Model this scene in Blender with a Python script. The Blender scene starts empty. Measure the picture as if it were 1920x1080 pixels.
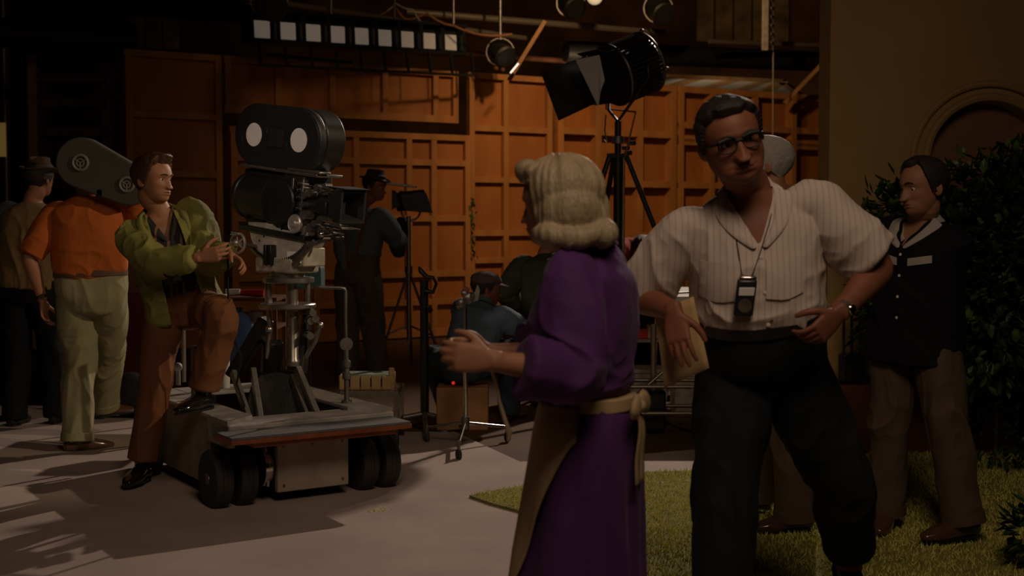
import bpy, bmesh, math, random
import numpy as np
from mathutils import Vector, Matrix, Quaternion
from mathutils.bvhtree import BVHTree

# ------------------------------------------------------------------ camera, light, exposure
SC = bpy.context.scene
COL = SC.collection
FPX, EYE = 2400.0, 1.45
PITCH = math.atan(125 / FPX)
cam_data = bpy.data.cameras.new('camera')
cam_data.sensor_width = 36.0
cam_data.lens = 36.0 * FPX / 1920.0
cam_data.clip_start = 0.05
cam_data.dof.use_dof = True
cam_data.dof.focus_distance = 6.2
cam_data.dof.aperture_fstop = 3.2
cam = bpy.data.objects.new('camera', cam_data)
COL.objects.link(cam)
cam.location = (0, 0, EYE)
cam.rotation_euler = (math.pi / 2 - PITCH, 0, 0)
SC.camera = cam

SC.view_settings.view_transform = 'Standard'
SC.view_settings.look = 'None'
SC.view_settings.gamma = 1.0
SC.view_settings.use_curve_mapping = False
SC.view_settings.exposure = 0.0
SC.cycles.use_denoising = True
SC.cycles.max_bounces = 6
SC.cycles.diffuse_bounces = 3
SC.cycles.sample_clamp_indirect = 4.0

W = bpy.data.worlds.new('stage_dark'); SC.world = W; W.use_nodes = True
W.node_tree.nodes['Background'].inputs[0].default_value = (0.9, 0.66, 0.48, 1)
W.node_tree.nodes['Background'].inputs[1].default_value = 0.003


def area_light(name, loc, aim, size, power, col=(1, .82, .62), sizey=None, spread=math.pi):
    d = bpy.data.lights.new(name, 'AREA')
    d.energy = power; d.color = col; d.size = size; d.spread = spread
    if sizey: d.shape = 'RECTANGLE'; d.size_y = sizey
    o = bpy.data.objects.new(name, d); COL.objects.link(o)
    o.location = loc
    o.rotation_euler = (Vector(aim) - Vector(loc)).to_track_quat('-Z', 'Y').to_euler()
    return o


def spot_light(name, loc, aim, power, col=(1, .82, .62), angle=60, blend=.3, size=.08):
    d = bpy.data.lights.new(name, 'SPOT')
    d.energy = power; d.color = col; d.spot_size = math.radians(angle); d.spot_blend = blend
    d.shadow_soft_size = size
    o = bpy.data.objects.new(name, d); COL.objects.link(o)
    o.location = loc
    o.rotation_euler = (Vector(aim) - Vector(loc)).to_track_quat('-Z', 'Y').to_euler()
    return o


# hard studio lamp hung high behind the set, throwing the shadows towards the lower left
spot_light('key_lamp', (3.6, 15.5, 6.0), (-1.5, 6.0, 0), 1980, (1, .79, .64), 46, 1.0, .06)
# soft lamps over the set in front of the people, plus an added spot
area_light('front_soft_lamp', (.7, 1.2, 4.6), (-.1, 5.4, .8), 1.6, 19.5, (1, .74, .54), spread=1.75)
spot_light('right_lamp', (5.2, 5.0, 4.4), (-2.05, 7.5, 1.05), 620, (1, .76, .50), 22, .6, .07)
spot_light('added_disc_spot', (-2.9, 1.6, 4.2), (-1.12, 7.0, 1.72), 260, (1, .80, .68), 12, .8, .10)  # narrow spot added only to brighten the white magazine discs
# lamps in the grid that light the scenery flats, plus one added behind them
spot_light('flat_lamp', (1.1, 12.7, 4.7), (3.0, 18.0, 1.7), 350, (1, .62, .30), 125, .8, .12)
spot_light('flat_lamp_far', (-1.0, 10.6, 5.2), (-.9, 16.0, 1.8), 75, (1, .60, .28), 70, .9, .3)
spot_light('grid_lamp', (1.0, 17.5, 3.3), (1.5, 23.0, 4.6), 60, (1, .7, .4), 120, .9, .3)
spot_light('added_muslin_lamp', (2.6, 19.6, 2.4), (4.0, 22.6, 3.75), 75, (1, .85, .62), 70, .8, .1)  # unseen lamp added behind the flats to brighten the muslin from below


# ------------------------------------------------------------------ picture frame to world
def ray(px, py):
    x, y = (px - 960) / FPX, -(py - 540) / FPX
    return Vector((x, math.cos(PITCH) + y * math.sin(PITCH), -math.sin(PITCH) + y * math.cos(PITCH)))


def at(px, py, Y):
    d = ray(px, py); t = Y / d.y
    return Vector((d.x * t, Y, EYE + d.z * t))


def gr(px, py, z=0.0):
    d = ray(px, py); t = (z - EYE) / d.z
    return Vector((d.x * t, d.y * t, z))


# ------------------------------------------------------------------ materials
MATS = {}


def mat(name, col, rough=.6, metal=0., noise=0., scale=6., col2=None, bump=0., bscale=40., spec=.5, emis=None, sheen=0., coat=0.,
        stretch=(1, 1, 1), sss=0., detail=5.):
    if name in MATS: return MATS[name]
    m = bpy.data.materials.new(name); m.use_nodes = True
    nt = m.node_tree; b = nt.nodes['Principled BSDF']
    b.inputs['Roughness'].default_value = rough
    b.inputs['Metallic'].default_value = metal
    b.inputs['Specular IOR Level'].default_value = spec
    b.inputs['Base Color'].default_value = (*col, 1)
    if sheen: b.inputs['Sheen Weight'].default_value = sheen
    if coat: b.inputs['Coat Weight'].default_value = coat; b.inputs['Coat Roughness'].default_value = .15
    if sss:
        b.inputs['Subsurface Weight'].default_value = sss
        b.inputs['Subsurface Radius'].default_value = (.012, .005, .003)
    if noise or bump:
        tc = nt.nodes.new('ShaderNodeTexCoord'); mp = nt.nodes.new('ShaderNodeMapping')
        mp.inputs['Scale'].default_value = stretch
        nt.links.new(tc.outputs['Object'], mp.inputs['Vector'])
    if noise:
        n = nt.nodes.new('ShaderNodeTexNoise'); n.inputs['Scale'].default_value = scale; n.inputs['Detail'].default_value = detail
        r = nt.nodes.new('ShaderNodeValToRGB')
        c2 = col2 or tuple(c * (1 - noise) for c in col)
        r.color_ramp.elements[0].position = .32; r.color_ramp.elements[0].color = (*c2, 1)
        r.color_ramp.elements[1].position = .68; r.color_ramp.elements[1].color = (*col, 1)
        nt.links.new(mp.outputs[0], n.inputs['Vector']); nt.links.new(n.outputs[0], r.inputs[0])
        nt.links.new(r.outputs[0], b.inputs['Base Color'])
    if bump:
        n = nt.nodes.new('ShaderNodeTexNoise'); n.inputs['Scale'].default_value = bscale; n.inputs['Detail'].default_value = 4
        bp = nt.nodes.new('ShaderNodeBump'); bp.inputs['Strength'].default_value = bump; bp.inputs['Distance'].default_value = .01
        nt.links.new(mp.outputs[0], n.inputs['Vector']); nt.links.new(n.outputs[0], bp.inputs['Height'])
        nt.links.new(bp.outputs[0], b.inputs['Normal'])
    if emis:
        b.inputs['Emission Color'].default_value = (*emis[0], 1); b.inputs['Emission Strength'].default_value = emis[1]
    MATS[name] = m
    return m


def stripes(name, col, col2, scale, rough=.8, axis='X', thin=.8):
    """woven pinstripe cloth, stripes fixed to the cloth's own coordinates"""
    m = mat(name, col, rough)
    nt = m.node_tree; b = nt.nodes['Principled BSDF']
    tc = nt.nodes.new('ShaderNodeTexCoord'); wv = nt.nodes.new('ShaderNodeTexWave')
    wv.bands_direction = axis; wv.inputs['Scale'].default_value = scale; wv.inputs['Distortion'].default_value = .6
    r = nt.nodes.new('ShaderNodeValToRGB')
    r.color_ramp.elements[0].position = thin; r.color_ramp.elements[0].color = (*col, 1)
    r.color_ramp.elements[1].position = min(1, thin + .12); r.color_ramp.elements[1].color = (*col2, 1)
    nt.links.new(tc.outputs['Object'], wv.inputs['Vector']); nt.links.new(wv.outputs['Fac'], r.inputs[0])
    nt.links.new(r.outputs[0], b.inputs['Base Color'])
    return m


M = dict(
    flat_ply=mat('plywood', (.44, .165, .040), .6, noise=.35, scale=3, col2=(.34, .115, .024), stretch=(1, 1, .25)),
    flat_stud=mat('pine_stud', (.50, .215, .060), .6, noise=.3, scale=5, stretch=(1, 1, .3)),
    dark_wood=mat('dark_red_wood', (.16, .055, .02), .7, noise=.5, scale=4),
    beam_wood=mat('beam_wood', (.45, .22, .08), .7, noise=.3, scale=5),
    black=mat('black_paint', (.012, .012, .012), .38),
    black_crinkle=mat('black_crinkle', (.014, .013, .012), .45, bump=.3, bscale=180),
    black_matte=mat('black_matte', (.008, .008, .008), .8),
    rubber=mat('rubber', (.035, .033, .030), .75, bump=.2, bscale=90),
    alu=mat('worn_aluminium', (.42, .39, .35), .34, .9, noise=.25, scale=20),
    chrome=mat('chrome', (.72, .70, .66), .16, 1.),
    steel=mat('dull_steel', (.26, .24, .22), .42, .85, noise=.3, scale=25),
    grey_paint=mat('worn_grey_paint', (.44, .37, .29), .6, noise=.35, scale=7, col2=(.32, .265, .20), bump=.15, bscale=30),
    deck_paint=mat('scuffed_deck_paint', (.40, .37, .34), .55, noise=.35, scale=9, bump=.1, bscale=40),
    grip_grey=mat('grip_mat', (.16, .155, .16), .75, noise=.3, scale=14, bump=.3, bscale=200),
    red_edge=mat('red_brown_edge', (.30, .085, .03), .5, noise=.4, scale=10),
    cream=mat('worn_cream_enamel', (.50, .46, .38), .45, noise=.35, scale=14, col2=(.30, .26, .20), spec=.5),
    white=mat('white_label', (.82, .77, .73), .7, noise=.08, scale=30),
    paper=mat('manila_card', (.50, .33, .15), .75),
    white_metal=mat('white_painted_metal', (.60, .58, .55), .5),
    glass=mat('dark_glass', (.02, .02, .022), .08, 0, coat=1),
    red=mat('red_plastic', (.55, .03, .02), .4),
    teal=mat('teal_cloth', (.03, .10, .10), .7),
    blue=mat('blue_cloth', (.04, .09, .26), .7, noise=.3, scale=10),
    sky=mat('pale_blue_plastic', (.12, .32, .40), .5),
    crate=mat('pale_crate_wood', (.55, .36, .16), .65, noise=.3, scale=9, stretch=(1, 1, 3)),
    conduit=mat('pipe_steel', (.33, .28, .22), .4, .7),
    gold=mat('brass', (.6, .4, .15), .25, 1.),
    brick=mat('dark_red_brick', (.16, .05, .025), .8, noise=.4, scale=12),
    lens=mat('lens_glass', (.02, .02, .03), .05, .2, coat=1),
)


# ------------------------------------------------------------------ mesh building
class MB:
    def __init__(s): s.v = []; s.f = []

    def add(s, vs, fs):
        o = len(s.v); s.v += [Vector(v) for v in vs]; s.f += [[i + o for i in f] for f in fs]; return s

    def box(s, c, size, R=None):
        c = Vector(c); hx, hy, hz = size[0] / 2, size[1] / 2, size[2] / 2
        vs = [Vector((x, y, z)) for x in (-hx, hx) for y in (-hy, hy) for z in (-hz, hz)]
        if R is not None: vs = [R @ v for v in vs]
        return s.add([v + c for v in vs], [(0, 1, 3, 2), (4, 6, 7, 5), (0, 4, 5, 1), (2, 3, 7, 6), (0, 2, 6, 4), (1, 5, 7, 3)])

    def bar(s, p, q, w, h, up=(0, 0, 1)):
        p, q = Vector(p), Vector(q); d = (q - p); L = d.length; d.normalize(); up = Vector(up)
        x = d.cross(up)
        if x.length < 1e-4: x = d.cross(Vector((0, 1, 0)))
        x.normalize(); z = x.cross(d)
        R = Matrix((x, d, z)).transposed()
        return s.box((p + q) / 2, (w, L, h), R)

    def tube(s, pts, r, n=10, caps=True):
        pts = [Vector(p) for p in pts]; rs = r if isinstance(r, (list, tuple)) else [r] * len(pts)
        base = len(s.v); prev = None
        for i, p in enumerate(pts):
            a = pts[max(i - 1, 0)]; b = pts[min(i + 1, len(pts) - 1)]
            t = (b - a).normalized()
            if prev is None:
                ref = Vector((0, 0, 1)) if abs(t.z) < .9 else Vector((1, 0, 0)); x = t.cross(ref).normalized()
            else:
                x = (prev - t * prev.dot(t)).normalized()
            prev = x; y = t.cross(x)
            for k in range(n):
                a_ = 2 * math.pi * k / n
                s.v.append(p + (x * math.cos(a_) + y * math.sin(a_)) * rs[i])
        m = len(pts)
        for i in range(m - 1):
            for k in range(n):
                a_ = base + i * n + k; b_ = base + i * n + (k + 1) % n
                s.f.append([a_, b_, b_ + n, a_ + n])
        if caps:
            s.f.append([base + k for k in range(n)][::-1]); s.f.append([base + (m - 1) * n + k for k in range(n)])
        return s

    def cyl(s, p, q, r, r2=None, n=20): return s.tube([p, q], [r, r if r2 is None else r2], n)

    def lathe(s, prof, o, axis=(0, 0, 1), n=28, ref=None):
        """prof: list of (radius, along)"""
        o = Vector(o); t = Vector(axis).normalized()
        x = t.cross(Vector((0, 0, 1)) if abs(t.z) < .9 else Vector((1, 0, 0))).normalized(); y = t.cross(x)
        base = len(s.v)
        for (r, h) in prof:
            for k in range(n):
                a = 2 * math.pi * k / n
                s.v.append(o + t * h + (x * math.cos(a) + y * math.sin(a)) * max(r, 1e-4))
        for i in range(len(prof) - 1):
            for k in range(n):
                a = base + i * n + k; b = base + i * n + (k + 1) % n
                s.f.append([a, b, b + n, a + n])
        s.f.append([base + k for k in range(n)][::-1]); s.f.append([base + (len(prof) - 1) * n + k for k in range(n)])
        return s

    def prism(s, outline, o, ex, ey, depth):
        """outline in (ex,ey) plane, extruded by vector depth"""
        o, ex, ey, depth = Vector(o), Vector(ex), Vector(ey), Vector(depth); n = len(outline)
        a = [o + ex * u + ey * v for u, v in outline]
        vs = a + [p + depth for p in a]
        fs = [list(range(n))[::-1], list(range(n, 2 * n))] + [[i, (i + 1) % n, (i + 1) % n + n, i + n] for i in range(n)]
        return s.add(vs, fs)

    def sphere(s, c, r, n=16, m=10, R=None):
        c = Vector(c); r = (r, r, r) if not isinstance(r, (tuple, list)) else r
        base = len(s.v)
        for j in range(1, m):
            th = math.pi * j / m
            for k in range(n):
                a = 2 * math.pi * k / n
                v = Vector((r[0] * math.sin(th) * math.cos(a), r[1] * math.sin(th) * math.sin(a), r[2] * math.cos(th)))
                if R is not None: v = R @ v
                s.v.append(c + v)
        for j in range(m - 2):
            for k in range(n):
                a = base + j * n + k; b = base + j * n + (k + 1) % n
                s.f.append([a, a + n, b + n, b])
        t, bt = Vector((0, 0, r[2])), Vector((0, 0, -r[2]))
        if R is not None: t, bt = R @ t, R @ bt
        s.v += [c + t, c + bt]; T = len(s.v) - 2
        for k in range(n):
            s.f.append([T, base + k, base + (k + 1) % n])
            s.f.append([T + 1, base + (m - 2) * n + (k + 1) % n, base + (m - 2) * n + k])
        return s

    def ring(s, c, axis, R_, r, n=24, m=8):
        t = Vector(axis).normalized(); x = t.cross(Vector((0, 0, 1)) if abs(t.z) < .9 else Vector((1, 0, 0))).normalized(); y = t.cross(x)
        c = Vector(c); base = len(s.v)
        for i in range(n):
            a = 2 * math.pi * i / n; d = x * math.cos(a) + y * math.sin(a)
            for j in range(m):
                b = 2 * math.pi * j / m
                s.v.append(c + d * (R_ + r * math.cos(b)) + t * (r * math.sin(b)))
        for i in range(n):
            for j in range(m):
                s.f.append([base + i * m + j, base + ((i + 1) % n) * m + j, base + ((i + 1) % n) * m + (j + 1) % m, base + i * m + (j + 1) % m])
        return s

    def build(s, name, material, parent=None, smooth=True, bevel=0., kind=None, org=None):
        me = bpy.data.meshes.new(name)
        if parent is not None: o0 = world_of(parent)
        elif org is not None: o0 = Vector(org)
        elif s.v:
            xs = [v.x for v in s.v]; ys = [v.y for v in s.v]; zs = [v.z for v in s.v]
            o0 = Vector(((min(xs) + max(xs)) / 2, (min(ys) + max(ys)) / 2, min(zs)))
        else: o0 = Vector()
        me.from_pydata([tuple(v - o0) for v in s.v], [], s.f)
        me.materials.append(material)
        bm = bmesh.new(); bm.from_mesh(me); bmesh.ops.recalc_face_normals(bm, faces=bm.faces); bm.to_mesh(me); bm.free()
        if smooth:
            me.polygons.foreach_set('use_smooth', [True] * len(me.polygons))
            try: me.set_sharp_from_angle(angle=math.radians(38))
            except Exception: pass
        ob = bpy.data.objects.new(name, me); COL.objects.link(ob)
        if parent is not None: ob.parent = parent
        else: ob.location = o0
        if bevel:
            md = ob.modifiers.new('bevel', 'BEVEL'); md.width = bevel; md.segments = 2; md.limit_method = 'ANGLE'; md.angle_limit = math.radians(40)
            md.harden_normals = False
        if kind: ob['kind'] = kind
        return ob


def world_of(o):
    p = Vector(o.location)
    while o.parent is not None: o = o.parent; p = p + Vector(o.location)
    return p


def tag(o, label=None, cat=None, group=None, kind=None):
    if label: o['label'] = label
    if cat: o['category'] = cat
    if group: o['group'] = group
    if kind: o['kind'] = kind
    return o


def thing(name, loc, label, cat, group=None):
    o = bpy.data.objects.new(name, None); COL.objects.link(o); o.location = loc; o.empty_display_size = .1
    return tag(o, label, cat, group)


def copy_tree(o, parent=None):
    c = o.copy(); COL.objects.link(c)
    if parent is not None: c.parent = parent
    for ch in [x for x in o.children]: copy_tree(ch, c)
    return c


def struct(name, mb, m, **k): return mb.build(name, m, kind='structure', **k)


# ------------------------------------------------------------------ numpy noise
def _h(ix, iy, iz, seed):
    h = (ix * 374761393 + iy * 668265263 + iz * 1442695041 + seed * 974634777) & 0xffffffff
    h = ((h ^ (h >> 13)) * 1274126177) & 0xffffffff
    return ((h ^ (h >> 16)) & 0xffff) / 65535.0


def vnoise(P, seed=0):
    P = np.asarray(P, float); i = np.floor(P).astype(np.int64); f = P - i; u = f * f * (3 - 2 * f)
    r = 0
    for dx in (0, 1):
        for dy in (0, 1):
            for dz in (0, 1):
                w = (u[:, 0] if dx else 1 - u[:, 0]) * (u[:, 1] if dy else 1 - u[:, 1]) * (u[:, 2] if dz else 1 - u[:, 2])
                r = r + w * _h(i[:, 0] + dx, i[:, 1] + dy, i[:, 2] + dz, seed)
    return r

# ================================================================== THE STAGE (structure)
random.seed(7)
UP = Vector((0, 0, 1))


def floor_material(name, c1, c2, scale, rough=.75, crack=0):
    m = mat(name, c1, rough, noise=.3, scale=scale, col2=c2, bump=.12, bscale=60, spec=.3)
    return m


struct('floor', MB().add([(-16, -3, 0), (16, -3, 0), (16, 30, 0), (-16, 30, 0)], [(0, 1, 2, 3)]),
       floor_material('brown_stage_floor', (.135, .070, .034), (.085, .044, .021), 1.3), smooth=False)
# paler slab that covers the near part of the floor
pv = [gr(*p) for p in ((-900, 752), (300, 765), (742, 812), (852, 811), (975, 868), (1180, 856), (1320, 843), (1500, 838))]
pv = [(p.x, p.y) for p in pv] + [(2.6, 8.0), (5, 8.0), (5, -2.5), (-9, -2.5)]
struct('floor', MB().prism(pv, (0, 0, .001), (1, 0, 0), (0, 1, 0), (0, 0, .007)),
       floor_material('pale_floor_slab', (.50, .40, .345), (.41, .325, .28), 2.2, .8), smooth=False)
struct('ceiling', MB().box((0, 13, 9.1), (34, 34, .2)), M['black_matte'], smooth=False)
# back wall of the stage with quilted sound panels
bw = mat('stage_back_wall', (.17, .075, .03), .9, noise=.7, scale=.9, col2=(.05, .02, .01), bump=.4, bscale=6)
struct('wall_back', MB().box((0, 27.1, 4.5), (34, .2, 9)), bw, smooth=False)
struct('wall_left', MB().box((-11, 13, 4.5), (.2, 30, 9)), bw, smooth=False)
struct('wall_right', MB().box((11, 13, 4.5), (.2, 30, 9)), bw, smooth=False)

quilt = mat('pale_quilted_panel', (.42, .30, .14), .9, noise=.7, scale=3, col2=(.15, .10, .05), bump=.8, bscale=9)
for (x0, y0, x1, y1, lab) in ((238, -10, 335, 92, 'pale quilted sound panel high on the back wall above the left flat'),
                              (1305, -20, 1482, 78, 'broad pale quilted sound panel high on the back wall right of the lamp')):
    a, b = at(x0, y1, 26.8), at(x1, y0, 26.8)
    mb = MB(); n = max(2, int((b.x - a.x) / .35))
    for k in range(n):
        w = (b.x - a.x) / n
        mb.box((a.x + (k + .5) * w, 26.85, (a.z + b.z) / 2), (w * .94, .10 + .05 * (k % 2), b.z - a.z))
    t = mb.build('sound_panel', quilt, bevel=.03)
    tag(t, lab, 'panel')

# ------------------------------------------------------------------ scenery flats seen from behind
WA, WB = Vector((-4.26, 14.1, 0)), Vector((4.71, 19.5, 0))
WE = (WB - WA).normalized(); WN = Vector((WE.y, -WE.x, 0)); WL = (WB - WA).length


def wpos(px, py, off=0.):
    """pixel on the plane of the flats -> (distance along, height)"""
    d = ray(px, py); o = WA + WN * off
    t = (o.x * WN.x + o.y * WN.y) / (d.x * WN.x + d.y * WN.y)
    p = Vector((d.x * t, d.y * t, 0)) - o
    return p.dot(WE), EYE + d.z * t


def wS(px): return wpos(px, 415)[0]


RW = Matrix((WE, -WN, UP)).transposed()
TOP = 3.33


def flat(label, s0, s1, z0, z1, studs, rails, depth=.07, off=0., sw=.075, sheet=True, gap=.012, sheetmat='flat_ply'):
    base = WA + WE * ((s0 + s1) / 2) + WN * off; base.z = z0
    t = thing('scenery_flat', base, label, 'scenery flat', 'wooden scenery flats standing across the stage')
    mb = MB(); o = WA + WN * off

    def bx(a, b, c, d, d0, d1, m):
        p = o + WE * ((a + b) / 2) + WN * ((d0 + d1) / 2); p.z = (c + d) / 2
        m.box(p, (b - a, d1 - d0, d - c), RW)
    if sheet:
        m2 = MB(); bx(s0 + gap, s1 - gap, z0, z1, -.012, 0, m2); m2.build('sheet', M[sheetmat], t, smooth=False)
    bx(s0 + gap, s0 + gap + sw, z0, z1, 0, depth, mb); bx(s1 - gap - sw, s1 - gap, z0, z1, 0, depth, mb)
    bx(s0, s1 - gap, z1 - sw, z1, .001, depth + .001, mb); bx(s0, s1 - gap, z0, z0 + sw * 1.2, .001, depth + .001, mb)
    for s in studs: bx(s - sw / 2, s + sw / 2, z0, z1, .001, depth - .002, mb)
    for r in rails:
        if isinstance(r, tuple): bx(r[0], r[1], r[2] - sw / 2, r[2] + sw / 2, .001, depth - .006, mb)
        else: bx(s0 + gap, s1 - gap, r - sw / 2, r + sw / 2, .001, depth - .006, mb)
    mb.build('frame', M['flat_stud'], t, smooth=False, bevel=.004)
    return t


zz = lambda px, py: wpos(px, py)[1]
flat('leftmost flat, a tall dark red-brown plywood sheet with few rails', wS(235), wS(418), .02, TOP, [], [zz(300, 216), zz(300, 326), .78], .06)
flat('long header flat above the dark slot, behind the film camera magazine', wS(420), wS(857), zz(760, 228), TOP,
     [wS(521), wS(622), wS(720), wS(814)], [], .07)
flat('wide lower flat with small panels behind the thin light stands', wS(424), wS(872), .02, zz(760, 251),
     [wS(500), wS(583), wS(659), wS(757), wS(803)], [zz(760, 305), zz(760, 410), zz(760, 514), .45], .07, off=.10)
flat('flat with tall narrow panels behind the crouching man', wS(874), wS(1031), .02, TOP, [wS(944)], [zz(945, 243), zz(945, 338), zz(945, 437), .95], .08)
flat('deep-framed flat with square panels behind the tripod lamp', wS(1033), wS(1256), .02, TOP, [wS(1110), wS(1188)],
     [zz(1140, 250), zz(1140, 345), zz(1140, 442), 1.0], .16, sw=.09)
flat('rightmost deep-framed flat with open boxes beside the tan house wall', wS(1258), wS(1560), .02, TOP,
     [wS(1322), wS(1402), wS(1474), wS(1546)], [zz(1300, 262), zz(1500, 247), zz(1500, 276), zz(1300, 348), 1.0], .16, sw=.09)

# small vine hanging on the flats
mb = MB(); c0, zt = wpos(880, 372, .1)
for k in range(60):
    s = c0 + random.gauss(0, .03) + .02 * math.sin(k); z = zt - k * .0125
    if random.random() < .25: z += random.uniform(-.02, .02)
    p = WA + WE * s + WN * (.12 + random.uniform(0, .06)); p.z = z
    R = Matrix.Rotation(random.uniform(0, 6), 3, 'Z') @ Matrix.Rotation(random.uniform(-1, 1), 3, 'X')
    mb.add([p + R @ Vector(v) for v in ((0, 0, .035), (.02, 0, 0), (0, .006, -.035), (-.02, 0, 0))], [(0, 1, 2, 3)])
tag(mb.build('vine', mat('vine_green', (.03, .10, .02), .6), smooth=False), 'thin green vine hanging on the plywood flats', 'vine')

# dark doorless timber rack at the far left
t = thing('timber_rack', (-5.7, 15, 0), 'dark red timber rack with shelves at the far left behind the man with the hat', 'rack')
for px in (64, 86, 205):
    a = at(px, 415, 15.0); MB().box((a.x, 15, 1.85), (.11, .14, 3.7)).build('post', M['dark_wood'], t, smooth=False, bevel=.004)
a, b = at(62, 415, 15).x, at(210, 415, 15).x
for py in (105, 150, 195, 250, 330, 420): MB().box(((a + b) / 2, 15.03, at(60, py, 15).z), (b - a, .5, .09)).build('shelf', M['dark_wood'], t, smooth=False)
m2 = MB().box(((a + b) / 2, 15.05, at(60, 84, 15).z), (b - a, .1, .17)); m2.build('top_board', M['beam_wood'], t, smooth=False)
a = at(66, 415, 14.6)
tag(MB().box((a.x, 14.6, 1.67), (.10, .05, 3.34)).build('plank', M['beam_wood'], smooth=False), 'narrow orange-brown plank leaning upright by the dark timber rack', 'plank')
a = at(14, 415, 17)
tag(MB().tube([(a.x, 17, 0), (a.x, 17, 5)], .05).build('pipe', M['conduit']), 'upright pale pipe at the far left edge of the stage', 'pipe')
a = at(3, 262, 16)
tag(MB().box((a.x, 16, a.z), (.10, .04, .42)).build('lit_window', mat('warm_practical', (.45, .3, .1), emis=((1, .6, .15), .07)), smooth=False),
    'small glowing yellow panel at the far left edge', 'lamp')

# ------------------------------------------------------------------ overhead grid
def hang_pipe(name, p0, p1, Y0, Y1, r, m, label, cat='pipe'):
    a, b = at(*p0, Y0), at(*p1, Y1)
    return tag(MB().tube([a, b], r, 12).build(name, M[m]), label, cat)


hang_pipe('grid_pipe', (430, -8), (985, 72), 14.2, 17.0, .035, 'conduit', 'long steel pipe above the row of nine lamps')
hang_pipe('grid_pipe', (760, 22), (1245, 62), 15.8, 17.8, .045, 'conduit', 'steel pipe crossing above the black tripod lamp')
hang_pipe('catwalk_beam', (1060, 96), (1556, 116), 18, 19.6, .15, 'black', 'heavy black beam above the right flats', 'beam')
hang_pipe('catwalk_beam', (200, 4), (470, 22), 14.5, 16, .14, 'black', 'heavy black beam over the leftmost flat', 'beam')
hang_pipe('grid_pipe', (1330, 78), (1556, 86), 18.0, 19.0, .035, 'conduit', 'thin steel pipe above the right flats')
hang_pipe('grid_pipe', (860, 100), (1060, 114), 17.6, 18.8, .04, 'dark_wood', 'dark rail behind the small hanging lamp')
hang_pipe('grid_pipe', (-20, 60), (250, 72), 13.5, 14.4, .16, 'black', 'thick black duct above the timber rack', 'duct')
hang_pipe('grid_pipe', (500, 102), (660, 118), 15.4, 16.1, .02, 'chrome', 'short bright rod lying along the top of the flats', 'rod')
a, b = at(1022, 40, 16.4), at(962, 138, 16.4)
tag(MB().bar(a, b, .10, .05).build('timber_brace', M['beam_wood'], smooth=False), 'slanting pine brace beside the small hanging lamp', 'brace')
a, b = at(1556, 104, 18.6), at(1470, 194, 18.6)
tag(MB().bar(a, b, .10, .05).build('timber_brace', M['beam_wood'], smooth=False), 'slanting pine brace above the right flats by the house wall', 'brace')
# chain hoist and rope
a = at(1446, -20, 17.6); zb = at(1446, 88, 17.6).z
mb = MB(); z = zb; k = 0
while z < a.z + .1:
    mb.ring((a.x, 17.6, z), (1, 0, 0) if k % 2 else (0, 1, 0), .033, .011, 12, 6); z += .058; k += 1
tag(mb.build('hoist_chain', M['alu']), 'pale steel chain hanging above the right flats', 'chain')
p = at(1434, 88, 17.5)
tag(MB().box((p.x, 17.5, p.z + .5), (.09, .06, 1.1)).build('hanging_bar', M['cream'], smooth=False, bevel=.01), 'pale upright bar hanging beside the chain', 'bar')
p0, p1 = at(1449, -20, 17.7) + UP * 1.5, at(1449, 300, 17.7)
tag(MB().tube([p0, p1], .012, 6).build('rope', M['conduit']), 'thin rope hanging below the chain past the flats', 'rope')
# muslin ceiling frame
t = thing('ceiling_frame', (4.0, 22, 3.9), 'pale muslin ceiling frame with slanting battens above the right flats', 'frame')
ps = [gr(1190, 176, 3.75), gr(1500, 178, 3.75), gr(1465, 152, 3.75), gr(1240, 142, 3.75)]
mb = MB().add(ps + [p + UP * .02 for p in ps], [(0, 1, 2, 3), (4, 5, 6, 7), (0, 1, 5, 4), (1, 2, 6, 5), (2, 3, 7, 6), (3, 0, 4, 7)])
mb.build('muslin', mat('muslin', (.62, .50, .36), .9), t, smooth=False)
mb = MB()
for i in range(4): mb.bar(ps[i], ps[(i + 1) % 4], .10, .05)
mb.build('frame', M['beam_wood'], t, smooth=False)
for (u, v) in ((.05, .3), (.3, .6), (.55, .85), (.75, 1.)): MB().bar(ps[0].lerp(ps[1], u) - UP * .015, ps[3].lerp(ps[2], v) - UP * .015, .22, .02).build('batten', M['beam_wood'], t, smooth=False)

# row of nine lamps in one black trough
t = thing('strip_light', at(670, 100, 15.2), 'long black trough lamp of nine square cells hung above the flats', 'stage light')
A_, B_ = at(470, 52, 14.0), at(868, 80, 15.9)
e = (B_ - A_).normalized(); nn = Vector((e.y, -e.x, 0)).normalized(); L = (B_ - A_).length
R = Matrix((e, -nn, e.cross(-nn))).transposed()
N = 9; cw = L / N
mb = MB()
mb.box((A_ + B_) / 2 - nn * .14 + UP * .02, (L + .05, .06, .34), R)
mb.box((A_ + B_) / 2 + UP * .20 - nn * .05, (L + .05, .18, .03), R)
mb.box((A_ + B_) / 2 - UP * .15 - nn * .05, (L + .05, .18, .02), R)
for i in range(N + 1): mb.box(A_ + e * (i * cw) + UP * .02 - nn * .05, (.05, .16, .36), R)
mb.build('housing', M['black'], t, smooth=False)
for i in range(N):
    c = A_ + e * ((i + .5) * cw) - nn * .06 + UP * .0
    MB().box(c, (cw * .66, .02, .19), R).build('lamp_cell', mat('lamp_cell_glow', (.6, .56, .5), .5, emis=((1, .9, .78), .055)), t, smooth=False, bevel=.01)  # faint emission stands in for light caught by the unlit white reflectors
mb = MB()
for i in range(N + 1):
    p = A_ + e * (i * cw) + nn * .16; mb.bar(p - UP * .14, p - UP * .42 + nn * .05, .03, .02, up=e)
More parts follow.
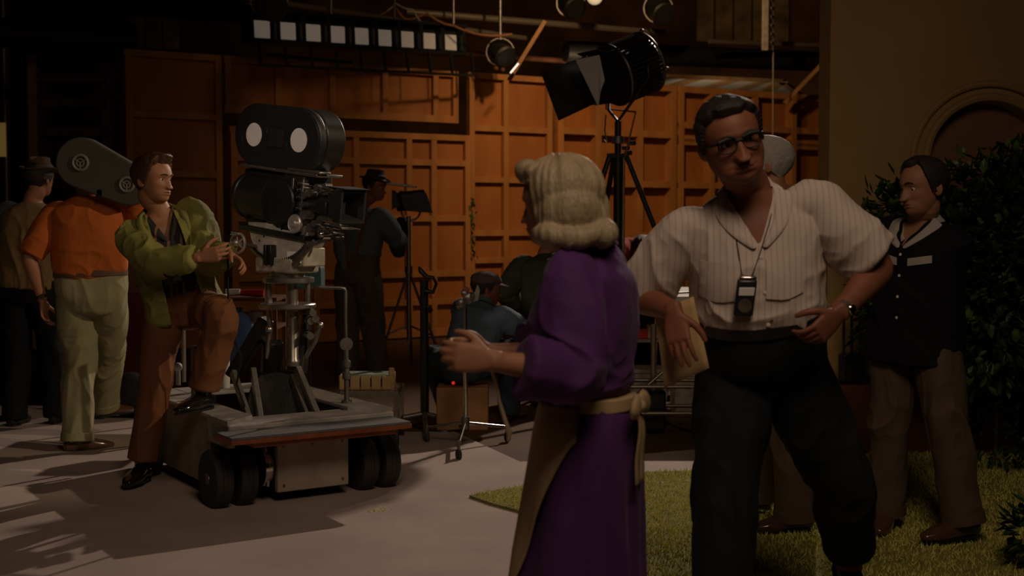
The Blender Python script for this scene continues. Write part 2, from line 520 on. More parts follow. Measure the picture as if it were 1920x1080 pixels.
mb.bar(A_ - UP * .42 + nn * .21, B_ - UP * .42 + nn * .21, .03, .03); mb.bar(A_ - UP * .15 + nn * .16, B_ - UP * .15 + nn * .16, .02, .02)
mb.build('gel_frame', M['black'], t, smooth=False)
for u in (.05, .35, .65, .95): MB().tube([A_.lerp(B_, u) + UP * .2, A_.lerp(B_, u) + UP * 1.2], .015, 8).build('hanger', M['steel'], t)

# cables looping over the pipes
def cable(pts, Y, r, m, label):
    ps = []
    P = [at(x, y, Y) for x, y in pts]
    for i in range(len(P) - 1):
        for k in range(6):
            u = k / 6; q = P[i].lerp(P[i + 1], u); q.z -= .35 * (P[i + 1] - P[i]).length * u * (1 - u); ps.append(q)
    ps.append(P[-1])
    return tag(MB().tube(ps, r, 6).build('cable', M[m]), label, 'cable')


M['cable_brown'] = mat('cable_brown', (.28, .12, .05), .6)
cable(((460, 5), (494, 8), (530, 25)), 14.4, .012, 'cable_brown', 'thin brown cable looping above the left end of the trough lamp')
cable(((700, 32), (740, 10), (760, 36), (800, 24), (850, 48), (960, 64)), 15.6, .014, 'cable_brown', 'brown cable looping over the pipe above the trough lamp')
cable(((726, 20), (742, 6), (775, 18), (790, 42)), 15.5, .010, 'cream', 'pale cord knotted around the pipe above the trough lamp')

# small hanging lamp with bright edge
c = at(938, 98, 15.8)
t = thing('hanging_lamp', c, 'small black lamp hanging over the flats with a bright tilted rim', 'stage light')
MB().lathe([(.0, -.16), (.09, -.15), (.12, -.05), (.13, .1), (.145, .14), (.12, .16), (0, .16)], c, (.45, -.7, -.5), 20).build('housing', M['black_crinkle'], t)
MB().tube([c + UP * .15, c + UP * .75], .02).build('hanger', M['steel'], t)
mb = MB().ring(c + UP * .0, (0, 1, 0), .17, .012, 20, 6); mb.build('yoke', M['steel'], t)
a, b = at(957, 137, 15.6), at(972, 119, 15.6)
MB().bar(a, b, .045, .02).build('lamp_rim', mat('glowing_edge', (.9, .9, .85), .3, emis=((1, .95, .85), .8)), t, smooth=False)  # brightness of this edge is put into its material as emission
mb = MB()
for dx, dy in ((-.05, -.2), (.03, -.22), (-.02, -.15)): mb.sphere(c + Vector((dx, -.05, dy)), .03)
mb.build('bracket', M['dark_wood'], t)

for (px, py, Y, lab) in ((1234, 16, 17, 'black hanging lamp at the top edge above the tripod lamp'), (505, 0, 13.2, 'black hanging lamp at the top edge above the trough lamp'),
                         (1070, 6, 17.5, 'small black hanging lamp at the top edge left of the tripod lamp')):
    c = at(px, py, Y)
    t = thing('hanging_lamp', c, lab, 'stage light')
    MB().lathe([(0, -.2), (.11, -.19), (.15, 0), (.16, .18), (.14, .2), (0, .2)], c, (.3, -.75, -.5), 20).build('housing', M['black_crinkle'], t)
    MB().tube([c + UP * .1, c + UP * .9], .02).build('hanger', M['steel'], t)
    MB().ring(c, (0, 1, 0), .19, .012, 20, 6).build('yoke', M['steel'], t)
c = at(1115, -6, 16)
t = thing('hanging_bulb', c, 'pale round bulb cut by the top edge above the tripod lamp', 'lamp')
MB().sphere(c, .10).build('bulb', mat('lit_bulb', (.8, .75, .6), .3, emis=((1, .8, .5), .35)), t)
MB().tube([c + UP * .08, c + UP * .7], .015).build('cord', M['steel'], t)

# ------------------------------------------------------------------ the house front of the set, right
plaster = mat('tan_plaster', (.52, .335, .135), .85, noise=.22, scale=1.1, col2=(.42, .265, .10), bump=.12, bscale=14, spec=.2)
HX = at(1553, 415, 8.25).x
acx, acz, ar = at(1853, 300, 8.25).x, at(1853, 302, 8.25).z, .375
N = 28
mbw = MB()
# front face with an arched opening, built as a ring of quads around it
arc = [(acx + ar * math.cos(math.pi - math.pi * i / N), acz + ar * math.sin(math.pi * i / N)) for i in range(N + 1)]
x1 = 6.0; zt = 4.3; zb_ = .9
outer = []
for i in range(N + 1):
    u = i / N
    if u < .3: outer.append((HX, acz + (zt - acz) * u / .3))
    elif u < .7: outer.append((HX + (x1 - HX) * (u - .3) / .4, zt))
    else: outer.append((x1, zt - (zt - acz) * (u - .7) / .3))
for Y in (8.25,):
    vs = [(x, Y, z) for x, z in arc] + [(x, Y, z) for x, z in outer]
    mbw.add(vs, [(i, i + 1, N + 2 + i, N + 1 + i) for i in range(N)])
    mbw.add([(HX, Y, acz), (acx - ar, Y, acz), (acx - ar, Y, 0), (HX, Y, 0), (acx + ar, Y, acz), (x1, Y, acz), (x1, Y, 0), (acx + ar, Y, 0),
             (acx - ar, Y, zb_), (acx + ar, Y, zb_)], [(0, 1, 2, 3), (4, 5, 6, 7), (8, 9, 7, 2)])
# reveal
vs = [(x, 8.25, z) for x, z in arc] + [(x, 8.37, z) for x, z in arc]
mbw.add(vs, [(i, i + 1, N + 2 + i, N + 1 + i) for i in range(N)])
mbw.add([(acx - ar, 8.25, acz), (acx - ar, 8.37, acz), (acx - ar, 8.37, zb_), (acx - ar, 8.25, zb_),
         (acx + ar, 8.25, acz), (acx + ar, 8.37, acz), (acx + ar, 8.37, zb_), (acx + ar, 8.25, zb_)], [(0, 1, 2, 3), (4, 5, 6, 7), (3, 2, 6, 7)])
mbw.add([(HX, 8.25, 0), (HX, 8.55, 0), (HX, 8.55, zt), (HX, 8.25, zt), (x1, 8.55, 0), (x1, 8.55, zt), (x1, 8.25, zt), (x1, 8.25, 0)],
        [(0, 1, 2, 3), (1, 4, 5, 2), (3, 2, 5, 6), (4, 7, 6, 5)])
struct('wall_house', mbw, plaster, smooth=False)
struct('window_1', MB().box((acx, 8.385, (acz + .5 + .9) / 2 + .15), (2 * ar + .1, .03, acz - .9 + .75)), mat('arch_panel', (.32, .16, .08), .8, noise=.3, scale=2), smooth=False)
mb = MB()
for rr, th in ((ar + .03, .028), (ar + .115, .022)):
    mb.tube([(acx + rr * math.cos(math.pi - math.pi * i / 32), 8.235, acz + rr * math.sin(math.pi * i / 32)) for i in range(33)], th, 8)
for rr, th in ((ar + .03, .028), (ar + .115, .022)):
    for sx in (-1, 1): mb.tube([(acx + sx * rr, 8.235, acz), (acx + sx * rr, 8.235, .9)], th, 8)
struct('trim_1', mb, plaster)
struct('trim_2', MB().box((acx, 8.36, acz - .02), (2 * ar, .05, .05)), plaster, smooth=False)
# brick planter edge at the foot of the wall
tag(MB().box((3.6, 8.02, .22), (3.2, .30, .44)).build('brick_planter', M['brick'], smooth=False, bevel=.01), 'low dark red brick planter along the foot of the house wall', 'planter')

# ------------------------------------------------------------------ plants
leafm = mat('leaf_dark', (.028, .075, .012), .42, noise=.5, scale=3, col2=(.015, .035, .01), spec=.5)
leafm2 = mat('leaf_light', (.16, .26, .04), .4, noise=.4, scale=4, col2=(.04, .08, .015), spec=.5)


def leaf(mb, p, d, up, L, w):
    d = d.normalized(); s = d.cross(up)
    if s.length < .1: s = d.cross(Vector((1, 0, 0)))
    s.normalize(); n = s.cross(d)
    mb.add([p, p + d * L * .35 + s * w + n * .004, p + d * L * .75 + s * w * .7, p + d * L, p + d * L * .75 - s * w * .7, p + d * L * .35 - s * w + n * .004,
            p + d * L * .5 - n * w * .35], [(0, 1, 6), (1, 2, 6), (2, 3, 6), (3, 4, 6), (4, 5, 6), (5, 0, 6)])


def foliage(blobs, count, L, seed):
    rnd = random.Random(seed); a, b = MB(), MB(); wts = [r[3] * r[4] * r[5] for r in blobs]
    for k in range(count):
        x, y, z, rx, ry, rz = rnd.choices(blobs, wts)[0]
        while True:
            v = Vector((rnd.uniform(-1, 1), rnd.uniform(-1, 1), rnd.uniform(-1, 1)))
            if .25 < v.length < 1: break
        v *= (rnd.uniform(.75, 1.12) / max(v.length, .5)) if rnd.random() < .6 else 1
        p = Vector((x + v.x * rx, y + v.y * ry, z + v.z * rz))
        if p.z < .05: continue
        d = v + Vector((rnd.gauss(0, .5), rnd.gauss(0, .5), rnd.gauss(-.2, .5)))
        leaf(a if rnd.random() < .72 else b, p, d, UP, L * rnd.uniform(.7, 1.3), L * .26 * rnd.uniform(.8, 1.2))
    return a, b


bb = []
for (px, py, Y, r) in ((1700, 430, 7.7, .30), (1690, 520, 7.6, .28), (1810, 400, 7.7, .30), (1865, 350, 7.75, .22), (1915, 365, 7.7, .28), (1760, 470, 7.6, .34),
                       (1840, 500, 7.5, .36), (1900, 470, 7.55, .36), (1930, 560, 7.4, .4), (1850, 600, 7.4, .4), (1740, 590, 7.55, .36), (1960, 420, 7.6, .4),
                       (1680, 610, 7.65, .25), (1800, 335, 7.8, .14), (1900, 320, 7.75, .16), (1990, 350, 7.6, .3), (1672, 410, 7.7, .14)):
    p = at(px, py, Y); bb.append((p.x, p.y, p.z, r, r * .8, r))
a, b = foliage(bb, 8500, .085, 3)
t = thing('bush', (3.1, 7.7, .44), 'tall leafy green bush growing against the house wall', 'bush')
a.build('foliage', leafm, t, smooth=False); b.build('young_foliage', leafm2, t, smooth=False)
mb = MB()
rnd = random.Random(5)
for (x, y, z, rx, ry, rz) in bb:
    q = Vector((x, y, z)); r0 = Vector((3.1 + (x - 3.1) * .35, 7.75, .40)); m_ = r0.lerp(q, .5) + Vector((0, 0, .12))
    mb.tube([r0, m_, q + UP * rz * .6], [.016, .012, .005], 6)
mb.build('stem', M['dark_wood'], t)
# low hedge in front
t = thing('hedge', (3.2, 7.0, 0), 'low dark hedge at the right edge in front of the bush', 'hedge')
hb = [(2.85 + i * .28, 7.48 - i * .10, .24, .26, .30, .26) for i in range(9)] + [(3.2 + i * .28, 7.15 - i * .08, .22, .26, .3, .25) for i in range(8)]
a, b = foliage(hb, 6500, .05, 9)
a.build('foliage', leafm, t, smooth=False)
mb = MB()
for h in hb: mb.tube([(h[0], h[1], 0.01), (h[0], h[1], .35)], .01, 5)
mb.build('stem', M['dark_wood'], t)
t = thing('potted_shrub', gr(1945, 1075), 'dark leafy sprig at the lower right edge on the grass', 'plant')
p = gr(1945, 1075); a, b = foliage([(p.x + .02, p.y, .16, .13, .12, .15)], 260, .07, 4)
a.build('foliage', leafm, t, smooth=False)
MB().tube([(p.x + .02, p.y, 0.01), (p.x + .02, p.y, .25)], .008, 6).build('stem', M['dark_wood'], t)

# ------------------------------------------------------------------ grass mat
def inside(poly, x, y):
    c = False; j = len(poly) - 1
    for i in range(len(poly)):
        if (poly[i][1] > y) != (poly[j][1] > y) and x < (poly[j][0] - poly[i][0]) * (y - poly[i][1]) / (poly[j][1] - poly[i][1]) + poly[i][0]: c = not c
        j = i
    return c


gp = [gr(*q) for q in ((880, 936), (960, 921), (1060, 906), (1180, 893), (1310, 888), (1420, 884), (1560, 872))]
gp = [(p.x, p.y) for p in gp] + [(2.3, 7.86), (5.0, 7.86), (5.0, 1.5), (1.2, 1.5)]
gp += [(p.x, p.y) for p in (gr(1150, 1120), gr(1060, 1022), gr(985, 968), gr(920, 950))]
struct('grass_backing', MB().prism(gp, (0, 0, .009), (1, 0, 0), (0, 1, 0), (0, 0, .012)), mat('turf_base', (.32, .30, .07), .95, noise=.5, scale=9, col2=(.20, .19, .05), bump=.5, bscale=90), smooth=False)
bpy.data.objects['grass_backing'].name = 'floor_turf'
rg = np.random.RandomState(2)
V, F = [], []
n = 0
Yr = [3.0, 7.86]
cnt = 115000
xs = rg.uniform(-.6, 4.2, cnt); ys = 3.2 + (7.86 - 3.2) * rg.uniform(0, 1, cnt)
keep = [i for i in range(cnt) if xs[i] < ys[i] * .43 and inside(gp, xs[i], ys[i])]
xs, ys = xs[keep], ys[keep]; n = len(xs)
an = rg.uniform(0, 2 * math.pi, n); ln = rg.uniform(.012, .032, n); tilt = rg.uniform(.0, 1.2, n); wd = rg.uniform(.0022, .0045, n); ta = rg.uniform(0, 6.28, n)
cx, sx = np.cos(an) * wd, np.sin(an) * wd
tx, ty = np.cos(ta) * ln * np.sin(tilt), np.sin(ta) * ln * np.sin(tilt)
jit = rg.normal(0, .004, (n, 2))
v0 = np.stack([xs - cx, ys - sx, np.full(n, .02)], 1); v1 = np.stack([xs + cx, ys + sx, np.full(n, .02)], 1)
v2 = np.stack([xs + tx + cx * .3, ys + ty + sx * .3, .02 + ln * np.cos(tilt)], 1)
vv = np.stack([v0, v1, v2], 1).reshape(-1, 3)
me = bpy.data.meshes.new('grass'); me.vertices.add(len(vv)); me.vertices.foreach_set('co', vv.ravel())
me.loops.add(3 * n); me.loops.foreach_set('vertex_index', np.arange(3 * n, dtype=np.int32))
me.polygons.add(n); me.polygons.foreach_set('loop_start', np.arange(0, 3 * n, 3, dtype=np.int32))
me.update(); me.validate()
me.materials.append(mat('grass_blades', (.80, .76, .20), .75, noise=.4, scale=2.2, col2=(.58, .56, .13), spec=.2))
g = bpy.data.objects.new('grass', me); COL.objects.link(g)
tag(g, 'short yellow-green artificial grass mat under the standing men', 'grass', kind='stuff')

# ================================================================== PEOPLE
def V3(*a): return np.array(a, float)


def nrm(v):
    v = np.asarray(v, float); return v / (np.linalg.norm(v) + 1e-12)


def catmull(P, m):
    P = np.asarray(P, float); n = len(P); out = []
    for i in range(n - 1):
        p0 = P[i - 1] if i > 0 else 2 * P[0] - P[1]; p1, p2 = P[i], P[i + 1]; p3 = P[i + 2] if i + 2 < n else 2 * P[-1] - P[-2]
        for k in range(m):
            t = k / m
            out.append(.5 * (2 * p1 + (p2 - p0) * t + (2 * p0 - 5 * p1 + 4 * p2 - p3) * t * t + (3 * p1 - p0 - 3 * p2 + p3) * t ** 3))
    out.append(P[-1]); return np.array(out)


def sweep(pts, rad, front, n=28, m=5, e=2.0, cap=.6):
    """closed limb or trunk: pts (k,3); rad (k,3)=half width, depth to the front, depth to the back; front = one vector or one per point"""
    pts = np.asarray(pts, float); rad = np.asarray(rad, float)
    if rad.ndim == 1: rad = np.stack([rad, rad, rad], 1)
    if rad.shape[1] == 2: rad = rad[:, [0, 1, 1]]
    fr = np.asarray(front, float)
    if fr.ndim == 1: fr = np.repeat(fr[None], len(pts), 0)
    A = catmull(np.hstack([pts, rad, fr]), m)
    P, R, F = A[:, :3], np.maximum(A[:, 3:6], .002), A[:, 6:]
    T = np.gradient(P, axis=0); T /= np.linalg.norm(T, axis=1, keepdims=True) + 1e-9
    rows = []
    a = np.linspace(0, 2 * math.pi, n, endpoint=False); c, s = np.cos(a), np.sin(a)
    ce, se = np.sign(c) * np.abs(c) ** (2 / e), np.sign(s) * np.abs(s) ** (2 / e)

    def ringat(p, t, f, r, k):
        f = nrm(f - t * np.dot(f, t)); w = np.cross(f, t)
        d = np.where(se > 0, r[1], r[2]) * se
        return p + (np.outer(ce * r[0], w) + np.outer(d, f)) * k
    for g in (.35, .7, .92):
        q = math.sqrt(1 - g * g); rows.append(ringat(P[0] - T[0] * cap * q * R[0].min(), T[0], F[0], R[0], g))
    for i in range(len(P)): rows.append(ringat(P[i], T[i], F[i], R[i], 1))
    for g in (.92, .7, .35):
        q = math.sqrt(1 - g * g); rows.append(ringat(P[-1] + T[-1] * cap * q * R[-1].min(), T[-1], F[-1], R[-1], g))
    Vv = np.vstack(rows); k = len(rows); Fc = []
    for i in range(k - 1):
        for j in range(n):
            a_, b_ = i * n + j, i * n + (j + 1) % n
            Fc.append((a_, b_, b_ + n, a_ + n))
    Fc.append(tuple(range(n))[::-1]); Fc.append(tuple((k - 1) * n + j for j in range(n)))
    return Vv, Fc


def union(pieces, voxel, smooth=2, lam=.5):
    vs, fs, o = [], [], 0
    for v, f in pieces:
        vs.append(np.asarray(v, float)); fs += [tuple(i + o for i in q) for q in f]; o += len(v)
    vs = np.vstack(vs)
    me = bpy.data.meshes.new('tmp'); me.from_pydata(vs.tolist(), [], fs)
    bm = bmesh.new(); bm.from_mesh(me)
    bmesh.ops.recalc_face_normals(bm, faces=bm.faces); bm.to_mesh(me); bm.free()
    ob = bpy.data.objects.new('tmp', me); COL.objects.link(ob)
    md = ob.modifiers.new('r', 'REMESH'); md.mode = 'VOXEL'; md.voxel_size = voxel
    dg = bpy.context.evaluated_depsgraph_get(); dg.update()
    m2 = bpy.data.meshes.new_from_object(ob.evaluated_get(dg))
    bpy.data.objects.remove(ob); bpy.data.meshes.remove(me)
    Vn = np.empty(len(m2.vertices) * 3); m2.vertices.foreach_get('co', Vn); Vn = Vn.reshape(-1, 3)
    E = np.empty(len(m2.edges) * 2, dtype=np.int32); m2.edges.foreach_get('vertices', E); E = E.reshape(-1, 2)
    deg = np.bincount(E.ravel(), minlength=len(Vn)).astype(float)[:, None]
    for it in range(smooth):
        for l in (lam, -lam * .95) if smooth > 3 else (lam,):
            S = np.zeros_like(Vn)
            for c in range(3):
                S[:, c] = np.bincount(E[:, 0], Vn[E[:, 1], c], len(Vn)) + np.bincount(E[:, 1], Vn[E[:, 0], c], len(Vn))
            Vn = Vn + l * (S / np.maximum(deg, 1) - Vn)
    m2.vertices.foreach_set('co', Vn.ravel()); m2.update()
    return m2


def mesh_np(me):
    Vn = np.empty(len(me.vertices) * 3); me.vertices.foreach_get('co', Vn)
    Nn = np.empty(len(me.vertices) * 3); me.vertices.foreach_get('normal', Nn)
    return Vn.reshape(-1, 3), Nn.reshape(-1, 3)


def put(me, name, material, parent, org):
    me.name = name; me.materials.clear(); me.materials.append(material)
    me.transform(Matrix.Translation(-Vector(org)))
    me.polygons.foreach_set('use_smooth', [True] * len(me.polygons))
    ob = bpy.data.objects.new(name, me); COL.objects.link(ob); ob.parent = parent
    return ob


def ik(a, t, l1, l2, pole):
    a, t = np.asarray(a, float), np.asarray(t, float); d = t - a; D = np.linalg.norm(d); mx = (l1 + l2) * .998
    if D > mx: t = a + d / D * mx; D = mx
    D = max(D, abs(l1 - l2) + .02); d = nrm(t - a)
    x = (l1 * l1 - l2 * l2 + D * D) / (2 * D); h = math.sqrt(max(l1 * l1 - x * x, 0))
    p = np.asarray(pole, float); p = nrm(p - d * np.dot(p, d))
    return a + d * x + p * h, a + d * D


# ---- head ---------------------------------------------------------------
def head_surface(style, nu=120, nv=96):
    """star-shaped head in its own frame: x to its left, y forward, z up; origin between the ears at eye height"""
    u = np.linspace(0, 2 * math.pi, nu, endpoint=False); v = np.linspace(-math.pi / 2, math.pi / 2, nv + 2)[1:-1]
    U, Vv = np.meshgrid(u, v)
    # denser to the front
    U = U - .45 * np.sin(U)
    d = np.stack([np.sin(U) * np.cos(Vv), np.cos(U) * np.cos(Vv), np.sin(Vv)], -1)

    def ell(c, r):
        c = np.array(c); r = np.array(r)
        A = np.sum((d / r) ** 2, -1); B = -2 * np.sum(d * c / r ** 2, -1); C = np.sum((c / r) ** 2) - 1
        q = B * B - 4 * A * C
        return np.where(q > 0, (-B + np.sqrt(np.maximum(q, 0))) / (2 * A), 0)
    wd = style.get('wide', 1.0); jaw = style.get('jaw', 1.0)
    rs = [ell((0, -.012, .036), (.076 * wd, .100, .084 * style.get('crown', 1.))), ell((0, .018, -.035), (.063 * wd * jaw, .074, .078)),
          ell((0, .040, -.070), (.040 * wd * jaw, .046, .044)), ell((0, .030, .030), (.066 * wd, .066, .060))]
    k = 90.
    r = np.log(sum(np.exp(k * np.array(x)) for x in rs)) / k
    P = d * r[..., None]
    x, y, z = P[..., 0], P[..., 1], P[..., 2]
    ft = np.clip((d[..., 1] - .15) / .45, 0, 1)
    G = lambda cx, cz, sx, sz: np.exp(-((x - cx) / sx) ** 2 / 2 - ((z - cz) / sz) ** 2 / 2) * ft
    ax = np.abs(x)
    GS = lambda cx, cz, sx, sz: np.exp(-((ax - cx) / sx) ** 2 / 2 - ((z - cz) / sz) ** 2 / 2) * ft
    o = np.zeros_like(x)
    o += .005 * GS(.026, .020, .016, .006)                     # brow
    o -= .010 * GS(.031, .000, .012, .010)                     # eye socket
    o -= .003 * G(0, .006, .009, .008)
    t = np.clip((.010 - z) / .048, 0, 1)                       # bridge to tip
    nose = style.get('nose', 1.0)
    nz = (.004 + .022 * t ** 1.3) * np.where(z < -.038, np.exp(-((z + .038) / .0045) ** 2 / 2), 1) * np.where(z > .010, np.exp(-((z - .010) / .012) ** 2 / 2), 1)
    o += nose * nz * np.exp(-(x / (.0062 + .0045 * t)) ** 2 / 2) * ft
    o += nose * .009 * GS(.0125, -.036, .0050, .0060)          # nostril wings
    o += .004 * GS(.047, -.020, .014, .012)                    # cheekbone
    o -= .003 * GS(.036, -.055, .010, .012)
    fx = .018 + np.clip((-.036 - z) / .034, 0, 1) * .014            # fold from nostril to mouth corner
    o -= style.get('fold', .0018) * np.exp(-((ax - fx) / .0032) ** 2) * np.clip((z + .074) / .008, 0, 1) * np.clip((-.034 - z) / .006, 0, 1) * ft
    o -= style.get('bags', .0012) * GS(.032, -.019, .013, .0025)
    o += .0070 * G(0, -.0605, .023, .0042) + .0078 * G(0, -.0720, .020, .0048)
    o -= .0055 * G(0, -.0662, .026, .0016)                     # mouth line
    o -= .0045 * G(0, -.082, .018, .0045)
    o += .006 * G(0, -.098, .016, .010)
    o += style.get('jowl', 0) * GS(.048, -.085, .016, .020)
    P = P + d * o[..., None]
    return U, Vv, d, P


def grid_faces(nu, nv):
    f = []
    for j in range(nv - 1):
        for i in range(nu):
            a, b = j * nu + i, j * nu + (i + 1) % nu
            f.append((a, b, b + nu, a + nu))
    f.append(tuple(range(nu))[::-1]); f.append(tuple((nv - 1) * nu + i for i in range(nu)))
    return f


def style_brow(h): return h.get('browz', .021)


def hair_mask(d, P, style):
    x, y, z = P[..., 0], P[..., 1], P[..., 2]
    ax = np.abs(x)
    hl = style.get('hairline', .070)
    # lower limit of the hair around the head, as a function of how far forward
    yy = y
    front = hl + .004 - 3.2 * np.minimum(ax, .04) ** 2 - .25 * np.maximum(ax - .040, 0) + .008 * np.exp(-((ax - .040) / .010) ** 2) + style.get('widow', 0) * np.exp(-(x / .018) ** 2) * -1 + style.get('recede', 0) * np.exp(-((ax - .036) / .014) ** 2)
    side = np.interp(yy, [-.12, -.05, -.02, .012, .030, .045], [-.075, -.060, -.028, -.022, .012, .050])
    line = np.where(yy > .045, front, np.minimum(side, front))
    blend = np.clip((z - line) / .007, 0, 1)
    return blend * blend * (3 - 2 * blend)


def place(P, c, F, Upv, s):
    F = nrm(F); L = nrm(np.cross(Upv, F)); Uu = np.cross(F, L)
    P = np.asarray(P, float).reshape(-1, 3)
    return c + s * (P[:, :1] * L + P[:, 1:2] * F + P[:, 2:] * Uu)


def ellipsoid(c, r, n=20, m=14):
    mb = MB().sphere(c, tuple(r), n, m); return np.array([tuple(v) for v in mb.v]), [tuple(f) for f in mb.f]


# ---- hand ---------------------------------------------------------------
def hand_pieces(w, D, Nn, side, s, curl=.35, thumb=.5, spread=.06, curls=None, grip=None):
    """w wrist, D towards the knuckles, Nn out of the palm, side=+1 when the thumb is on D x Nn"""
    D = nrm(D); Nn = nrm(Nn - D * np.dot(Nn, D)); T = np.cross(D, Nn) * side   # towards the thumb
    pcs = []
    L = .098 * s
    pcs.append(sweep([w - D * .02 * s, w + D * .015 * s, w + D * .05 * s, w + D * L * .98], np.array([[.027, .020, .020], [.031, .017, .016], [.040, .016, .013], [.042, .012, .011]]) * s, Nn, 20, 4, 2.6, .5))
    pcs.append((ellipsoid(w + D * .035 * s + T * .024 * s + Nn * .008 * s, (.019 * s,) * 3)))
    base = [.031, .0105, -.010, -.029]; ln = [.074, .082, .077, .060]; rr = [.0086, .0088, .0084, .0074]
    curls = curls or [curl * k for k in (.85, 1., 1.08, 1.2)]
    for i in range(4):
        p = w + D * (L + (.0 if i != 3 else -.010) * s - (.004 if i == 0 else 0)) + T * base[i] * s
        dr = nrm(D + T * spread * (1.5 - i)); pts = [p - dr * .014 * s, p]; rad = [rr[i] * s * 1.05] * 2; ang = 0
        for j, (fl, ac) in enumerate(((.46, .75), (.31, 1.15), (.23, .75))):
            ang += curls[i] * ac
            q = nrm(dr * math.cos(ang) + Nn * math.sin(ang)); p = p + q * ln[i] * fl * s
            pts.append(p); rad.append(rr[i] * s * (.97, .90, .74)[j])
        pcs.append(sweep(pts, rad, T, 12, 4, 2., .9))
    p = w + D * .026 * s + T * .024 * s; pts = [p]; rad = [.0135 * s]
    for j, (fl, a) in enumerate(((.044, .0), (.034, .25), (.027, .5))):
        q = nrm(D * (.72 + .2 * j) + T * (.75 - .30 * j) + Nn * (thumb + .2 * j)); p = p + q * fl * s; pts.append(p); rad.append((.0118, .0106, .0082)[j] * s)
    pcs.append(sweep(pts, rad, Nn, 12, 4, 2., .9))
    return pcs


SKIN = mat('skin_warm', (.40, .185, .100), .55, noise=.12, scale=18, sss=.08, spec=.4)
SKIN2 = mat('skin_ruddy', (.26, .096, .048), .55, noise=.15, scale=16, sss=.08, spec=.4)
EYEW = mat('eye_white', (.62, .56, .50), .25, spec=.6)
IRIS = mat('iris_dark', (.03, .02, .015), .1, spec=.8)
LIP = mat('lip', (.24, .065, .045), .5)


def cloth_folds(me, amp, sc=(7, 7, 5), seed=1, warp=1.2, weight=None):
    me.update(); Vn, Nn = mesh_np(me)
    Q = Vn * np.array(sc)
    wv = np.stack([vnoise(Q * .5 + 11, seed), vnoise(Q * .5 + 23, seed), vnoise(Q * .5 + 37, seed)], 1) * warp * 2
    a = vnoise(Q + wv, seed + 1); b = vnoise(Q * 2.3 + wv, seed + 2)
    h = (1 - np.abs(2 * a - 1)) ** 2.2 - .18 + .35 * ((1 - np.abs(2 * b - 1)) ** 2 - .35)
    if weight is not None: h = h * weight(Vn)
    Vn = Vn + Nn * (h * amp)[:, None]
    me.vertices.foreach_set('co', Vn.ravel()); me.update()


def keep_faces(me, fn):
    """drop the faces whose centre fn() rejects"""
    bm = bmesh.new(); bm.from_mesh(me)
    C = np.array([tuple(f.calc_center_median()) for f in bm.faces]); Nr = np.array([tuple(f.normal) for f in bm.faces])
    drop = ~fn(C, Nr); bm.faces.ensure_lookup_table()
    bmesh.ops.delete(bm, geom=[bm.faces[i] for i in np.nonzero(drop)[0]], context='FACES'); bm.verts.ensure_lookup_table()
    bd = {}
    for e in bm.edges:
        if len(e.link_faces) == 1:
            a, b = e.verts; bd.setdefault(a.index, []).append(b.index); bd.setdefault(b.index, []).append(a.index)
    for it in range(10):
        new = {i: (bm.verts[i].co + sum((bm.verts[j].co for j in n), Vector())) / (1 + len(n)) for i, n in bd.items() if len(n) == 2}
        for i, c in new.items(): bm.verts[i].co = c
    bm.to_mesh(me); bm.free()


def project_patch(bvh, rows, direction, off=.005, thick=.004):
    """rows: grid of points outside the cloth, each is dropped along direction on to it"""
    mb = MB(); nr, nc = len(rows), len(rows[0]); pts = []; d = Vector(direction).normalized()
    for r in rows:
        for p in r:
            h = bvh.ray_cast(Vector(p), d, 1.2)
            q = h[0] if h[0] is not None else None
            if q is None: q, n_, _, _ = bvh.find_nearest(Vector(p))
            pts.append(Vector(q) - d * off)
    f = [(i * nc + j, i * nc + j + 1, (i + 1) * nc + j + 1, (i + 1) * nc + j) for i in range(nr - 1) for j in range(nc - 1)]
    mb.add(pts, f); mb.add([p - d * thick for p in pts], [tuple(q[::-1]) for q in f])
    n = nr * nc; edge = [j for j in range(nc)] + [i * nc + nc - 1 for i in range(1, nr)] + [(nr - 1) * nc + j for j in range(nc - 2, -1, -1)] + [i * nc for i in range(nr - 2, 0, -1)]
    o = len(mb.v) - 2 * n
    for k in range(len(edge)):
        a, b = edge[k], edge[(k + 1) % len(edge)]; mb.f.append([o + a, o + b, o + b + n, o + a + n])
    return mb


